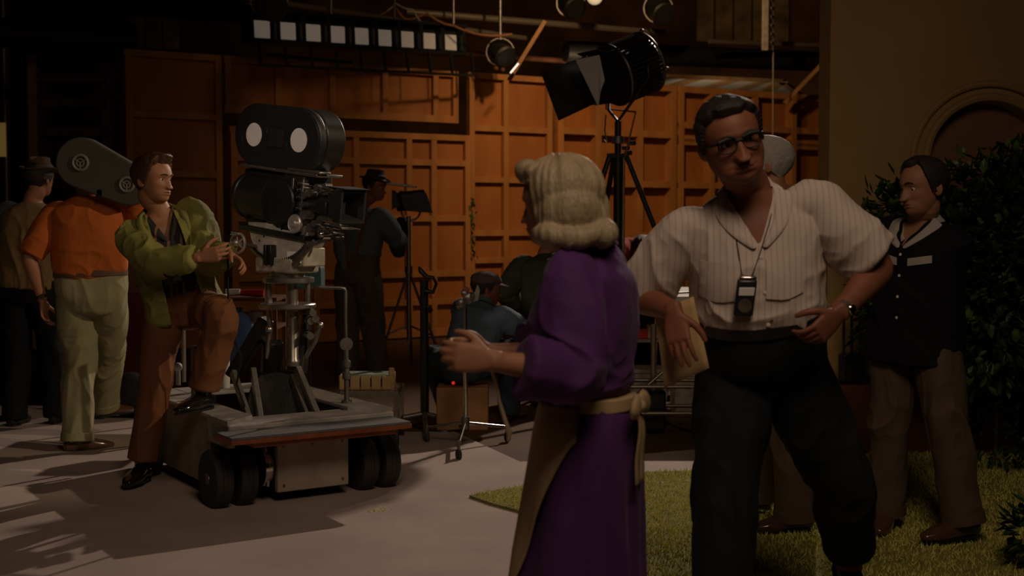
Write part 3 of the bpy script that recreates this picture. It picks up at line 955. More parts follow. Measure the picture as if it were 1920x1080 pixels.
def person(root_name, label, S, group=None):
    """S: spec dictionary (see the calls).  Returns the Empty and a dict of useful frames and meshes"""
    s = S.get('s', 1.0); vox = S.get('vox', .006); skin = S.get('skin', SKIN)
    pel = np.array(S['pel'], float); Fp = nrm(S['F']); Fc = nrm(S.get('Fc', S['F'])); Fh = nrm(S.get('Fh', Fc))
    lean = np.array(S.get('lean', (0, 0, 0)), float)        # offset of the neck base from straight above the pelvis
    nk = pel + V3(0, 0, .565 * s) + lean
    if 'neck' in S: nk = np.array(S['neck'], float)
    up = nrm(nk - pel); Lp = nrm(np.cross(V3(0, 0, 1), Fp)); Lc = nrm(np.cross(up, Fc)); Fc = np.cross(Lc, up)
    tilt = S.get('shoulder_tilt', 0.)                        # + lifts the left shoulder
    Ls = nrm(Lc + up * tilt)
    sw = S.get('shw', .185) * s
    D_ = np.linalg.norm(nk - pel) / .565
    hd = np.array(S['head'], float) if 'head' in S else nk + up * .165 * s + Fc * .035 * s
    hup = nrm(S.get('hup', up)); hs = S.get('hs', 1.0) * s
    fat = S.get('fat', 0.); belly = S.get('belly', 0.); cloth = S.get('grow', .018)
    fem = S.get('fem', 0)
    shL = nk - up * .072 * s + Ls * sw + np.array(S.get('shL', (0, 0, 0)), float); shR = nk - up * .072 * s - Ls * sw + np.array(S.get('shR', (0, 0, 0)), float)
    wmid = S.get('waist_shift', np.zeros(3))
    sp = [pel - V3(0, 0, .075 * s), pel, pel + up * D_ * .15 + wmid, pel + up * D_ * .33 + wmid, pel + up * D_ * .455, nk - up * .050 * s, nk]
    hipw = .168 + .012 * fem
    tr = np.array([[.120, .09, .105], [hipw, .105 + belly * .5, .125], [.150 + fat - .02 * fem, .100 + belly, .095], [.162 + fat * .7, .118 + belly * .5 + .02 * fem, .112],
                   [.178 + fat * .4, .108, .112], [.140, .070, .088], [.062, .058, .066]]) * s
    frs = [Fp, Fp, nrm(Fp * .7 + Fc * .3), nrm(Fp * .3 + Fc * .7), Fc, Fc, Fc]
    root = thing(root_name, (pel[0], pel[1], S.get('ground', 0.)), label, 'person', group)
    org = (pel[0], pel[1], S.get('ground', 0.))
    body = []
    body.append(sweep(sp, tr * .93, frs, 32, 5, 2.3))
    # neck
    body.append(sweep([nk - up * .06 * s, nk + up * .02 * s, hd - hup * .085 * hs - Fh * .022 * hs, hd - hup * .02 * hs - Fh * .02 * hs],
                      np.array([[.078, .062, .070], [.060, .057, .062], [.056, .052, .058], [.052, .05, .055]]) * s * (1 + .9 * fat), [Fc, Fc, Fh, Fh], 24, 5))
    # head
    hst = S.get('hstyle', {})
    nu, nv = 120, 96
    Ug, Vg, dg, Pg = head_surface(hst, nu, nv)
    HP = place(Pg, hd, Fh, hup, hs)
    body.append((HP, grid_faces(nu, nv)))
    for sx in (-1, 1):
        e_v, e_f = ellipsoid((sx * .078 * hst.get('wide', 1), -.012, -.008), (.007, .019, .031), 18, 12)
        e_v[:, 0] += sx * np.where(e_v[:, 1] < -.012, .010, 0) * np.clip((-.012 - e_v[:, 1]) / .019, 0, 1)
        e_v[:, 2] += 0
        body.append((place(e_v, hd, Fh, hup, hs), e_f))
        # eyelids
        lv, lf = ellipsoid((sx * .0315, .0735, .0092), (.0160, .0095, .0046), 16, 10)
        body.append((place(lv, hd, Fh, hup, hs), lf))
        lv, lf = ellipsoid((sx * .0315, .0735, -.0105), (.0145, .0075, .0036), 16, 10)
        body.append((place(lv, hd, Fh, hup, hs), lf))
    la1, la2 = .285 * s, .255 * s; ll1, ll2 = .425 * s, .415 * s
    arms = {}
    for sd, sh in (('L', shL), ('R', shR)):
        A = S['arm' + sd]; sg = 1 if sd == 'L' else -1
        el, wr = ik(sh, A['w'], la1, la2, A['pole']); arms[sd] = (sh, el, wr)
        fr = nrm(np.cross(nrm(el - sh), nrm(wr - el)) + 1e-3 * Fc)
        body.append(sweep([sh - Ls * sg * .04 * s + up * .0, sh, sh + (el - sh) * .3, sh + (el - sh) * .75, el, el + (wr - el) * .28, el + (wr - el) * .75, wr],
                          np.array([[.055, .055, .055], [.058, .060, .058], [.053, .055, .053], [.046, .046, .046], [.041, .042, .041], [.044, .042, .042], [.032, .030, .030], [.029, .022, .022]]) * s * S.get('armfat', 1.),
                          fr, 22, 4))
        Nn = A['N'] if 'N' in A else (np.cross(A['D'], A['T']) if sd == 'L' else np.cross(A['T'], A['D']))
        body += hand_pieces(wr, A['D'], Nn, -sg, s * S.get('hands', 1.), A.get('curl', .35), A.get('thumb', .4), A.get('spread', .06), A.get('curls'))
    legs = {}
    for sd in 'LR':
        A = S['leg' + sd]; sg = 1 if sd == 'L' else -1
        hp = pel + Lp * sg * .092 * s - V3(0, 0, .01)
        kn, an = ik(hp, A['a'], ll1, ll2, A['pole']); legs[sd] = (hp, kn, an)
        fk = nrm(A.get('F', Fp))
        body.append(sweep([hp, hp + (kn - hp) * .35, kn - (kn - hp) * .12, kn, kn + (an - kn) * .3, an - (an - kn) * .15, an],
                          np.array([[.088, .09, .095], [.080, .082, .080], [.056, .056, .054], [.052, .054, .052], [.052, .045, .062], [.036, .036, .038], [.036, .040, .042]]) * s, [Fp, Fp, fk, fk, fk, fk, fk], 22, 4))
    me = union(body, vox, 2)
    B = put(me, 'body', skin, root, org)
    info = dict(root=root, org=org, hd=hd, Fh=Fh, hup=hup, hs=hs, nk=nk, up=up, Fc=Fc, Lc=Lc, pel=pel, arms=arms, legs=legs, Fp=Fp, Lp=Lp, s=s, body=B)
    # eyes
    if S.get('eyes', True):
        for sx in (-1, 1):
            c = place([[sx * .0315, .0703, -.0010]], hd, Fh, hup, hs)[0]
            look = nrm(Fh * 1.0 + np.array(S.get('look', (0, 0, 0)), float))
            ey = MB().sphere(c, .0125 * hs, 16, 12).build('eye', EYEW, root)
            MB().lathe([(0, .0128 * hs), (.0052 * hs, .0122 * hs), (.0056 * hs, .0105 * hs), (0, .010 * hs)][::-1], c, look, 16).build('iris', IRIS, ey)
    # hair
    if S.get('hair'):
        H = S['hair']; th = H.get('th', .012)
        mk = hair_mask(dg, Pg, {**hst, **H})
        Pn = (Pg.reshape(-1, 3)) * np.array(H.get('freq', (60, 25, 60)))
        n_ = vnoise(Pn + 5, 3) * .7 + vnoise(Pn * 2.1, 4) * .3
        vol = th * (1 + H.get('topvol', .5) * np.clip(Pg[..., 2] / .1, 0, 1) * np.clip((Pg[..., 1] + .05) / .1, 0, 1))
        part = 0
        if 'part' in H:
            px = H['part']; part = -.5 * np.exp(-((Pg[..., 0] - px) / .004) ** 2) * (Pg[..., 2] > .05)
        off = mk * (vol * (.7 + .6 * n_.reshape(mk.shape)) + part * th) - (1 - mk) * .012
        off = off + mk * H.get('quiff', 0) * np.exp(-((Pg[..., 1] - .075) / .03) ** 2) * np.exp(-((Pg[..., 2] - .085) / .03) ** 2)
        Q = Pg + dg * off[..., None]
        mh = MB(); hv = place(Q, hd, Fh, hup, hs); mh.add([tuple(v) for v in hv], grid_faces(nu, nv)); mh.build('hair', H['mat'], root)
    if S.get('brow') is not None:
        for sx in (-1, 1):
            mb = MB(); pts = []
            for k in range(7):
                u = k / 6; x = sx * (.012 + .034 * u); z = style_brow(hst) + .006 * math.sin(u * 2.4) - .003 * u
                # lift on to the head surface
                i = np.argmin((Pg[..., 0] - x) ** 2 + (Pg[..., 2] - z) ** 2 + (Pg[..., 1] < .02) * 9)
                q = Pg.reshape(-1, 3)[i] + V3(0, .0015, 0); pts.append(tuple(place([q], hd, Fh, hup, hs)[0]))
            mb.tube(pts, [.0022 * hs, .0036 * hs, .0042 * hs, .0042 * hs, .0036 * hs, .003 * hs, .0015 * hs], 8); mb.build('eyebrow', S['brow'], root)
    if S.get('lips', True):
        for nm, z0, hh, dx in (('lip', -.0608, .0033, .025), ('lip', -.0718, .0038, .022)):
            pts = []; rd = []
            for k in range(9):
                u = -1 + k / 4; x = u * dx; z = z0 + (-.0045 if nm and z0 > -.065 else .004) * u * u
                i = np.argmin((Pg[..., 0] - x) ** 2 + (Pg[..., 2] - z) ** 2 + (Pg[..., 1] < .02) * 9)
                q = Pg.reshape(-1, 3)[i] + V3(0, .0002, 0); pts.append(tuple(place([q], hd, Fh, hup, hs)[0])); rd.append(hh * hs * (1.02 - u * u * .8))
            MB().tube(pts, rd, 8).build('lip', LIP, root)
    # ---------------------------------------------------------- trousers
    tz = S.get('trousers')
    if tz:
        g = tz.get('grow', .022); pcs = []
        wz = tz.get('rise', .17)
        pcs.append(sweep([pel - V3(0, 0, .085 * s), pel, pel + up * D_ * .085, pel + up * D_ * wz],
                         (tr[[0, 1, 2, 2]] * np.array([[1.0], [1.0], [1.0], [1.0]]) + g * s * np.array([[1.0], [1.], [.7], [.55]])) , [Fp] * 4, 32, 5, 2.3, .25))
        for sd in 'LR':
            hp, kn, an = legs[sd]; fk = nrm(S['leg' + sd].get('F', Fp)); dn = nrm(an - kn)
            hem = an - dn * S['leg' + sd].get('hem', tz.get('hem', -.035)) * s
            w = tz.get('w', 1.0)
            pcs.append(sweep([hp + V3(0, 0, .03) * s, hp + (kn - hp) * .3, hp + (kn - hp) * .7, kn, kn + (an - kn) * .35, kn + (an - kn) * .75, hem],
                             np.array([[.098, .108, .118], [.104, .108, .110], [.092, .094, .092], [.083, .084, .084], [.080, .080, .088], [.077, .080, .084], [.078, .086, .088]]) * s * w,
                             [Fp, Fp, fk, fk, fk, fk, fk], 28, 5, 2.2, .12))
        mt = union(pcs, max(vox, .006), 2)
        lw = lambda Vn: np.clip(1.6 - np.minimum(np.linalg.norm(Vn - legs['L'][1], axis=1), np.linalg.norm(Vn - legs['R'][1], axis=1)) * 3.0, .55, 1.5)
        cloth_folds(mt, tz.get('fold', .016) * s, tz.get('fsc', (9, 9, 3.4)), S.get('seed', 1) + 7, 1.3, lw)
        info['trousers'] = put(mt, 'trousers', tz['mat'], root, org)
        if tz.get('cuff'):
            for sd in 'LR':
                hp, kn, an = legs[sd]; dn = nrm(an - kn); fk = nrm(S['leg' + sd].get('F', Fp)); hem = an - dn * tz.get('hem', -.035) * s; w = tz.get('w', 1.0)
                cv, cf = sweep([hem - dn * .045, hem + dn * .002], np.array([[.084, .091, .093], [.085, .093, .095]]) * s * w, fk, 28, 3, 2.2, .1)
                mb = MB(); mb.add([tuple(v) for v in cv], cf); mb.build('trouser_cuff', tz['mat'], root)
        if tz.get('belt'):
            c = pel + up * D_ * (wz + .012)
            bv, bf = sweep([c - up * .018, c + up * .018], (tr[[2, 2]] + g * s * .62 + .013), Fp, 36, 2, 2.3, .1)
            mb = MB(); mb.add([tuple(v) for v in bv], bf); bl = mb.build('belt', tz['belt'], root)
            dpt = tr[2, 1] + g * s * .62 + .017
            MB().box(tuple(c + Fp * dpt), (.046, .008, .034), Matrix((Vector(Lp), Vector(Fp), Vector((0, 0, 1)))).transposed()).build('buckle', tz.get('buckle', M['steel']), bl, bevel=.003)
    # ---------------------------------------------------------- shoes
    sh = S.get('shoes')
    if sh:
        for sd in 'LR':
            hp, kn, an = legs[sd]; A = S['leg' + sd]; f = nrm(A.get('F', Fp)); u = nrm(A.get('U', (0, 0, 1))); f = nrm(f - u * np.dot(f, u))
            b = an - u * .085 * s
            k = s * sh.get('k', 1.)
            pts = [b - f * .062 * k + u * .038 * k, b - f * .03 * k + u * .040 * k, b + f * .03 * k + u * .044 * k, b + f * .09 * k + u * .034 * k, b + f * .155 * k + u * .026 * k, b + f * .205 * k + u * .020 * k]
            rd = np.array([[.030, .036, .036], [.036, .040, .040], [.040, .044, .044], [.048, .036, .034], [.046, .026, .025], [.026, .016, .018]]) * k
            pc = [sweep(pts, rd, u, 24, 5, 2.5, .8)]
            pc.append(sweep([b + u * .03 * k, an + u * .01 * k, an + u * sh.get('high', .03) * k], np.array([[.036, .042, .046], [.040, .046, .048], [.042, .046, .048]]) * k, f, 22, 4))
            ms = union(pc, .005, 2); ob = put(ms, 'shoe', sh['mat'], root, org)
            mb = MB(); n = 24; out = []
            for i in range(n):
                a = 2 * math.pi * i / n; y = math.cos(a); x = math.sin(a)
                ly = (.070 + .145 * y) if y > 0 else (.070 + .140 * y)
                wv = .047 * (1 - .12 * y) * abs(x) ** .8 * (1 if x > 0 else -1) * (1 - .22 * math.exp(-((ly - .03) / .03) ** 2))
                out.append((wv * k, ly * k))
            side = np.cross(f, u)
            mb.prism(out, tuple(b + u * .0 * k), tuple(side), tuple(f), tuple(u * .012 * k))
            mb.prism([(p[0] * .9, p[1]) for p in out if p[1] < -.005 * k], tuple(b - u * .012 * k), tuple(side), tuple(f), tuple(u * .014 * k))
            mb.build('shoe_sole', sh.get('sole', M['black']), ob)
    # ---------------------------------------------------------- shirt or jacket
    for key in ('shirt', 'jacket'):
        st = S.get(key)
        if not st: continue
        g = st.get('grow', cloth) * s; pcs = []
        h0 = st.get('hem', .10)     # fraction along the spine where the hem sits (0 = hip)
        base = [pel + up * D_ * h0, pel + up * D_ * max(.15, h0 + .06) + wmid, pel + up * D_ * .33 + wmid, pel + up * D_ * .455, nk - up * .055 * s, nk + up * st.get('neckup', -.012) * s]
        hq = min(max(h0 / .15, 0), 1); hemr = tr[1] * (1 - hq) + tr[2] * hq
        rr = np.array([hemr, tr[2], tr[3], tr[4], tr[5], tr[6] * 1.06])
        gg = np.array([st.get('hemgrow', 1.0), 1.1, 1., .8, .55, .35])[:, None] * g
        pcs.append(sweep(base, rr + gg, [Fp, nrm(Fp * .6 + Fc * .4), nrm(Fp * .3 + Fc * .7), Fc, Fc, Fc], 36, 6, 2.3, .12))
        sl = st.get('sleeve', 1.0)
        for sd, sg in (('L', 1), ('R', -1)):
            if sl <= 0: continue
            a, el, wr = arms[sd]; gs = st.get('sgrow', .014) * s
            if sl <= 1.0:     # short sleeve, sl = fraction of the upper arm
                end = a + (el - a) * sl; w = st.get('cuffw', .074) * s
                pcs.append(sweep([a - Ls * sg * .07 * s - up * .006 * s, a, a + (el - a) * sl * .5, end], np.array([[.062 * s] * 3, [.066 * s + gs * .2] * 3, [.060 * s + gs] * 3, [w, w, w]]), Fc, 28, 5, 2., .10))
            else:
                end = el + (wr - el) * (sl - 1); w = st.get('cuffw', .044) * s
                pcs.append(sweep([a - Ls * sg * .07 * s - up * .006 * s, a, a + (el - a) * .4, el - (el - a) * .12, el, el + (end - el) * .4, end],
                                 np.array([[.062 * s] * 3, [.066 * s + gs * .2] * 3, [.059 * s + gs] * 3, [.050 * s + gs] * 3, [.049 * s + gs] * 3, [.046 * s + gs] * 3, [w] * 3]), Fc, 28, 5, 2., .10))
        for ex in st.get('extra', []): pcs.append(ex)
        ms = union(pcs, max(vox, .0055), 2)
        aw = lambda Vn: np.clip(1.35 - np.minimum.reduce([np.linalg.norm(Vn - arms['L'][1], axis=1), np.linalg.norm(Vn - arms['R'][1], axis=1), np.linalg.norm(Vn - (pel + up * D_ * .2), axis=1)]) * 2.2, .45, 1.3)
        cloth_folds(ms, st.get('fold', .012) * s, st.get('fsc', (8, 8, 6)), S.get('seed', 1), 1.4, aw)
        vd = st.get('vneck', 0)
        wopen = st.get('open', None)
        if vd or wopen:
            vb = nk - up * vd * s

            def armdist(C):
                dd = []
                for sd in 'LR':
                    a_, e_, w_ = arms[sd]
                    for p0, p1 in (((a_ + e_) / 2, e_), (e_, w_)):
                        t_ = np.clip(((C - p0) @ (p1 - p0)) / ((p1 - p0) @ (p1 - p0)), 0, 1.15)
                        dd.append(np.linalg.norm(C - p0 - t_[:, None] * (p1 - p0), axis=1))
                return np.minimum.reduce(dd)

            def ok(C, Nr, vb=vb):
                q = C - vb; h = q @ up; x = np.abs((C - nk) @ Lc); fr_ = (C - nk) @ Fc
                if wopen is None: return ~((h > 0) & (x < h * st.get('vslope', .62)) & (fr_ > -.01 * s) & (armdist(C) > .07))
                hh = (C - (pel + up * D_ * h0)) @ up
                wx = wopen[0] + (wopen[1] - wopen[0]) * np.clip(hh / (D_), 0, 1)
                xs = (C - nk) @ Lc - st.get('open_shift', 0.)
                return ~((np.abs(xs) < wx) & (((C - pel) @ Fp > .03) | ((C - nk) @ Fc > .0)) & (armdist(C) > .085))
            keep_faces(ms, ok)
        bm = bmesh.new(); bm.from_mesh(ms); bvh = BVHTree.FromBMesh(bm); bm.free()
        info[key + '_bvh'] = bvh
        ob = put(ms, st.get('name', key), st['mat'], root, org); info[key] = ob
        if vd or wopen:
            md = ob.modifiers.new('cloth', 'SOLIDIFY'); md.thickness = .0035; md.offset = -1
        cl = st.get('collar')
        if cl:
            vb = nk - up * vd * s; mb = MB(); n = 15; rows = []
            for k in range(-n, n + 1):
                t = abs(k) / n; sg = 1 if k >= 0 else -1
                ang = t * 2.15                                  # from nape forward
                if t < .72:
                    a_ = t / .72 * 2.0
                    rx, ry = .068 * s * (1 + .6 * fat), .072 * s * (1 + .6 * fat)
                    inn = nk + up * (.030 - .018 * t) * s + Lc * sg * rx * math.sin(a_) - Fc * ry * math.cos(a_)
                    out = nk + up * (.004 - .030 * t) * s + Lc * sg * (rx + cl * .55) * math.sin(a_) - Fc * (ry + cl * .45) * math.cos(a_)
                else:
                    q = (t - .72) / .28
                    i0 = nk + up * .017 * s + Lc * sg * .068 * s * (1 + .6 * fat) * math.sin(2.0) - Fc * .072 * s * math.cos(2.0)
                    inn = i0 * (1 - q) + (vb + Fc * .12 * s + Lc * sg * .006) * q
                    wv = (cl * (1.05 + .25 * math.sin(q * 3.0))) * (1 - .75 * q ** 2.5)
                    out = inn + Lc * sg * wv - up * wv * .25
                row = []
                for j in range(5):
                    p = inn * (1 - j / 4) + out * (j / 4)
                    if t >= .5 or j > 1:
                        h = bvh.ray_cast(Vector(p + Fc * .25), Vector(-Fc), .6) if t > .55 else (None,)
                        if h[0] is None:
                            loc, no, _, ds = bvh.find_nearest(Vector(p))
                            if loc is not None and ds < .06: p = np.array(loc + no * (.008 + .004 * math.sin(j / 4 * 3.1)))
                        elif j > 0 or t < .8:
                            p = np.array(h[0]) + Fc * (.007 + .005 * math.sin(j / 4 * 3.1))
                        else: p = np.array(h[0]) + Fc * .004
                    row.append(tuple(p))
                rows.append(row)
            nr = len(rows); vs = [p for r in rows for p in r]
            fs = [(i * 5 + j, i * 5 + j + 1, (i + 1) * 5 + j + 1, (i + 1) * 5 + j) for i in range(nr - 1) for j in range(4)]
            mb.add(vs, fs); co = mb.build('collar', st.get('collar_mat', st['mat']), root)
            md = co.modifiers.new('t', 'SOLIDIFY'); md.thickness = .004; md.offset = 0
            md = co.modifiers.new('s', 'SUBSURF'); md.levels = 1; md.render_levels = 2
        if st.get('buttons'):
            bt = MB(); z0 = -vd - .03 if vd else -.06
            for k in range(st['buttons']):
                p = nk + up * (z0 - k * st.get('bstep', .085)) * s + Fc * .4 + Lc * st.get('bx', .0)
                h = bvh.ray_cast(Vector(p), Vector(-Fc), .8)
                if h[0] is not None:
                    MB().lathe([(0, -.002), (.0065, -.001), (.0065, .002), (.003, .003), (0, .003)], h[0] + Vector(Fc) * .002, Fc, 12).build('button', st.get('bmat', M['white']), root)
    return root, info


# ------------------------------------------------------------------ the cast
def A3(px, py, Y): return np.array(tuple(at(px, py, Y)))


HAIR_DARK = mat('hair_near_black', (.022, .015, .011), .62, noise=.4, scale=60, bump=.5, bscale=220, spec=.6)
HAIR_BROWN = mat('hair_brown', (.10, .045, .018), .42, noise=.4, scale=60, bump=.5, bscale=220, spec=.6)
HAIR_BLOND = mat('hair_ash_blond', (.46, .36, .22), .5, noise=.35, scale=14, col2=(.30, .22, .12), bump=.5, bscale=120, spec=.5, stretch=(1, 1, .35))
HAIR_WHITE = mat('hair_white', (.42, .38, .33), .6, noise=.2, scale=60, bump=.5, bscale=220)
BROW = mat('brow_dark', (.02, .013, .01), .7)

# --- big man in the white short-sleeved shirt, walking towards us
shirt_w = stripes('white_striped_shirt', (.60, .50, .43), (.50, .40, .33), 16, .85)
navy = mat('dark_navy_wool', (.010, .012, .013), .85, bump=.2, bscale=300, spec=.2)
sp = dict(s=1.05, vox=.0036, hs=1.12, skin=SKIN2, seed=3,
          pel=(.86, 4.38, .955), F=(-.08, -1, 0), Fc=(-.06, -1, 0), neck=A3(1404, 353, 4.22), shL=(0, 0, -.016), shR=(0, 0, -.03), shoulder_tilt=.07, shw=.205,
          head=A3(1370, 264, 4.10), Fh=(.08, -.99, -.10), hup=(-.27, -.03, .96), fat=.032, belly=.085,
          hstyle=dict(wide=1.0, jaw=1.22, jowl=.006, nose=1.25, fold=.0034, bags=.003, crown=.88, browz=.017), hair=dict(th=.012, mat=HAIR_DARK, hairline=.066, topvol=.8, quiff=.006, freq=(70, 25, 60)),
          brow=BROW, look=(.15, 0, 0), armfat=1.12,
          armR=dict(w=A3(1263, 583, 4.14), pole=(-.5, 1, -.2), D=(.12, -.35, -.93), N=(.45, .85, 0), curls=[.25, .2, .22, .3], thumb=.25),
          armL=dict(w=A3(1574, 586, 4.06), pole=(1, .35, -.3), D=(-.68, -.22, -.62), T=(-.35, -.35, .8), curls=[.55, .8, .95, 1.05], thumb=.35),
          legR=dict(a=(.66, 4.02, .112), pole=(-.05, -1, 0), F=(-.12, -1, 0)),
          legL=dict(a=A3(1592, 1052, 4.62), pole=(.22, -1, 0), F=(.05, -.75, -.62), U=(0, -.62, .78), hem=.105),
          trousers=dict(mat=navy, grow=.028, rise=.165, w=1.13, fold=.02, belt=mat('belt_black', (.015, .012, .010), .4), buckle=M['gold']),
          shoes=dict(mat=M['black'], k=1.05),
          shirt=dict(mat=shirt_w, grow=.024, hem=.15, hemgrow=.3, sleeve=.84, cuffw=.096, sgrow=.030, vneck=.15, vslope=.50, collar=.066, fold=.014, buttons=4, bstep=.10))
man, IM = person('person', 'big man in a pale short-sleeved shirt and black-rimmed glasses walking towards us', sp)

kn_, an_ = IM['legs']['L'][1], IM['legs']['L'][2]; d_ = nrm(an_ - kn_)
sv, sf = sweep([an_ - d_ * .20, an_ - d_ * .10, an_ - d_ * .02, an_ + d_ * .025], np.array([[.054, .056, .062], [.050, .052, .056], [.048, .054, .056], [.047, .054, .056]]), (0, -1, 0), 24, 4)
mb = MB(); mb.add([tuple(v) for v in sv], sf); mb.build('sock', mat('maroon_sock', (.22, .030, .018), .85, bump=.3, bscale=200), man)
# --- woman in the purple dress, seen from her left side
purple = mat('purple_cotton', (.080, .014, .125), .8, noise=.12, scale=3, bump=.15, bscale=250, sheen=.06)
apron_m = mat('tan_apron', (.46, .32, .17), .85, noise=.15, scale=5)
sp = dict(s=.93, vox=.0048, fem=1, seed=11, pel=(.215, 3.47, .86), F=(-.95, .30, 0), Fc=(-.93, .33, 0), neck=A3(1098, 462, 3.46),
          head=A3(1045, 384, 3.42), Fh=(-.90, .42, -.05), hup=(-.05, 0, 1), shw=.165, fat=.012,
          armL=dict(w=A3(922, 676, 3.14), pole=(.4, -.2, -1), D=(-.93, -.1, .12), T=(-.2, .1, .95), curls=[.7, .8, .9, 1.0], thumb=.5),
          armR=dict(w=(-.06, 3.60, 1.08), pole=(.4, .3, -1), D=(-.93, -.1, .1), T=(-.1, -.2, .95), curls=[.7, .8, .9, 1.0], thumb=.5),
          legL=dict(a=(.15, 3.36, .08), pole=(-1, .3, 0)), legR=dict(a=(.33, 3.62, .08), pole=(-1, .3, 0)),
          shoes=dict(mat=M['black'], k=.92),
          shirt=dict(name='bodice', mat=purple, grow=.022, hem=.14, hemgrow=.55, sleeve=1.62, cuffw=.082, sgrow=.030, fold=.016, fsc=(9, 9, 7), neckup=.0, collar=.045))
woman, IW = person('person', 'woman with an ash-blond bob in a long purple dress with a tan apron', sp)
po, U_, F_, L_ = IW['pel'], V3(0, 0, 1), IW['Fp'], IW['Lp']
skp = [po + U_ * .105, po + U_ * .02, po - U_ * .16 + F_ * .01, po - U_ * .36 + F_ * .02, po - U_ * .58 + F_ * .03]
skr = np.array([[.135, .115, .105], [.175, .130, .135], [.190, .145, .150], [.205, .165, .160], [.225, .190, .175]])
ms = union([sweep(skp, skr, F_, 44, 7, 2.2, .05)], .006, 2)
me = ms; Vn, Nn = mesh_np(me)
q = Vn - po; ang = np.arctan2(q @ L_, q @ F_); dz = np.clip(-(q[:, 2]) / .5, 0, 1)
Vn = Vn + Nn * (.014 * dz * np.sin(ang * 11 + 1.3 * np.sin(ang * 3)))[:, None]
me.vertices.foreach_set('co', Vn.ravel()); cloth_folds(me, .010, (7, 7, 2.2), 5)
put(me, 'skirt', purple, woman, IW['org'])
SK = catmull(np.hstack([np.array(skp), skr]), 10)
rows = []
for k, r in enumerate(SK):
    h = r[2] - po[2]
    if h < -.46: break
    am = 1.62 - 1.0 * np.clip((.02 - h) / .42, 0, 1) ** .8; row = []
    for j in range(33):
        a = -am + 2 * am * j / 32; ex = 2 / 2.2; sa, ca = math.sin(a), math.cos(a)
        g = .019 + .010 * math.sin(a * 7 + h * 5) * np.clip(-h / .3, 0, 1)
        row.append(tuple(r[:3] + U_ * .0 + L_ * (math.copysign(abs(sa) ** ex, sa) * (r[3] + g)) + F_ * (abs(ca) ** ex * (1 if ca > 0 else -1) * (r[4] + g))))
    rows.append(row)
mb = MB(); mb.add([p for r in rows for p in r], [(i * 33 + j, i * 33 + j + 1, (i + 1) * 33 + j + 1, (i + 1) * 33 + j) for i in range(len(rows) - 1) for j in range(32)])
ob = mb.build('apron', apron_m, woman); md = ob.modifiers.new('t', 'SOLIDIFY'); md.thickness = .004; md.offset = 1
bv, bf = sweep([po + U_ * .088, po + U_ * .118], np.array([[.152, .132, .124], [.150, .130, .122]]), F_, 44, 2, 2.2, .1)
mb = MB(); mb.add([tuple(v) for v in bv], bf); mb.build('apron_sash', apron_m, woman)
bk = po + U_ * .10 - F_ * .135 + L_ * .045
mb = MB()
for sg in (-1, 1):
    lp = sweep([bk, bk + L_ * sg * .035 + U_ * .012 - F_ * .01, bk + L_ * sg * .075 - U_ * .006 - F_ * .012, bk + L_ * sg * .085 - U_ * .02 - F_ * .008], np.array([[.010, .008, .008], [.026, .012, .012], [.028, .012, .012], [.012, .006, .006]]), -F_, 16, 4)
    mb.add([tuple(v) for v in lp[0]], lp[1])
    tl = sweep([bk, bk - U_ * .06 + L_ * sg * .018 - F_ * .016, bk - U_ * .14 + L_ * (sg * .030 + .01) - F_ * .012, bk - U_ * .20 + L_ * (sg * .028 + .015) - F_ * .014], np.array([[.012, .004, .004], [.019, .004, .004], [.022, .004, .004], [.023, .004, .004]]), -F_, 12, 4)
    mb.add([tuple(v) for v in tl[0]], tl[1])
mb.sphere(tuple(bk - F_ * .01), .018); mb.build('apron_bow', apron_m, woman)
# her hair: a full bob flicked out at the nape
hd, Fh, hup = IW['hd'], IW['Fh'], IW['hup']; hL = nrm(np.cross(hup, Fh))
pc = []
def hp(x, y, z): return hd + hL * x + Fh * y + hup * z
for (x, y, z, a, b, c) in ((0, -.018, .040, .096, .118, .096), (.030, -.040, -.02, .076, .095, .090), (-.030, -.040, -.02, .076, .095, .090), (0, -.07, -.045, .09, .070, .070)):
    pc.append((place(ellipsoid((x, y, z), (a, b, c))[0], hd, Fh, hup, 1.0), ellipsoid((x, y, z), (a, b, c))[1]))
flick = []
for k in range(15):
    a = -2.15 + 4.3 * k / 14
    flick.append(hp(.098 * math.sin(a), -.030 - .100 * math.cos(a), -.082 + .010 * math.cos(a * 3)))
pc.append(sweep(flick, np.array([[.022, .022, .022]] + [[.029, .029, .029]] * 13 + [[.022, .022, .022]]), hup, 16, 4))
pc.append(sweep([hp(.06, .03, .085), hp(.03, .070, .094), hp(0, .078, .092), hp(-.03, .070, .094), hp(-.06, .03, .085)], [.022, .028, .030, .028, .022], hup, 14, 4))
pc.append(sweep([hp(.05, -.10, -.075), hp(.02, -.135, -.088), hp(-.03, -.13, -.085)], [.022, .034, .026], hup, 14, 4))
me = union(pc, .0048, 8)
Vn, Nn = mesh_np(me); q = (Vn - hd); co = np.stack([q @ hL, q @ Fh, q @ hup], 1)
an = np.arctan2(co[:, 0], -co[:, 1])
st_ = vnoise(np.stack([an * 9, co[:, 2] * 9, co[:, 1] * 3], 1), 4) - .5
Vn = Vn + Nn * (st_ * .012)[:, None]; me.vertices.foreach_set('co', Vn.ravel())


def _hr(C, Nr):
    q = C - hd; x, y, z = np.abs(q @ hL), q @ Fh, q @ hup
    return ~((y > .045 + .0 * z) & (z < .062) & (x < .10)) | (x > .2)


keep_faces(me, _hr)
ob = put(me, 'hair', HAIR_BLOND, woman, IW['org']); md = ob.modifiers.new('t', 'SOLIDIFY'); md.thickness = .006; md.offset = -1


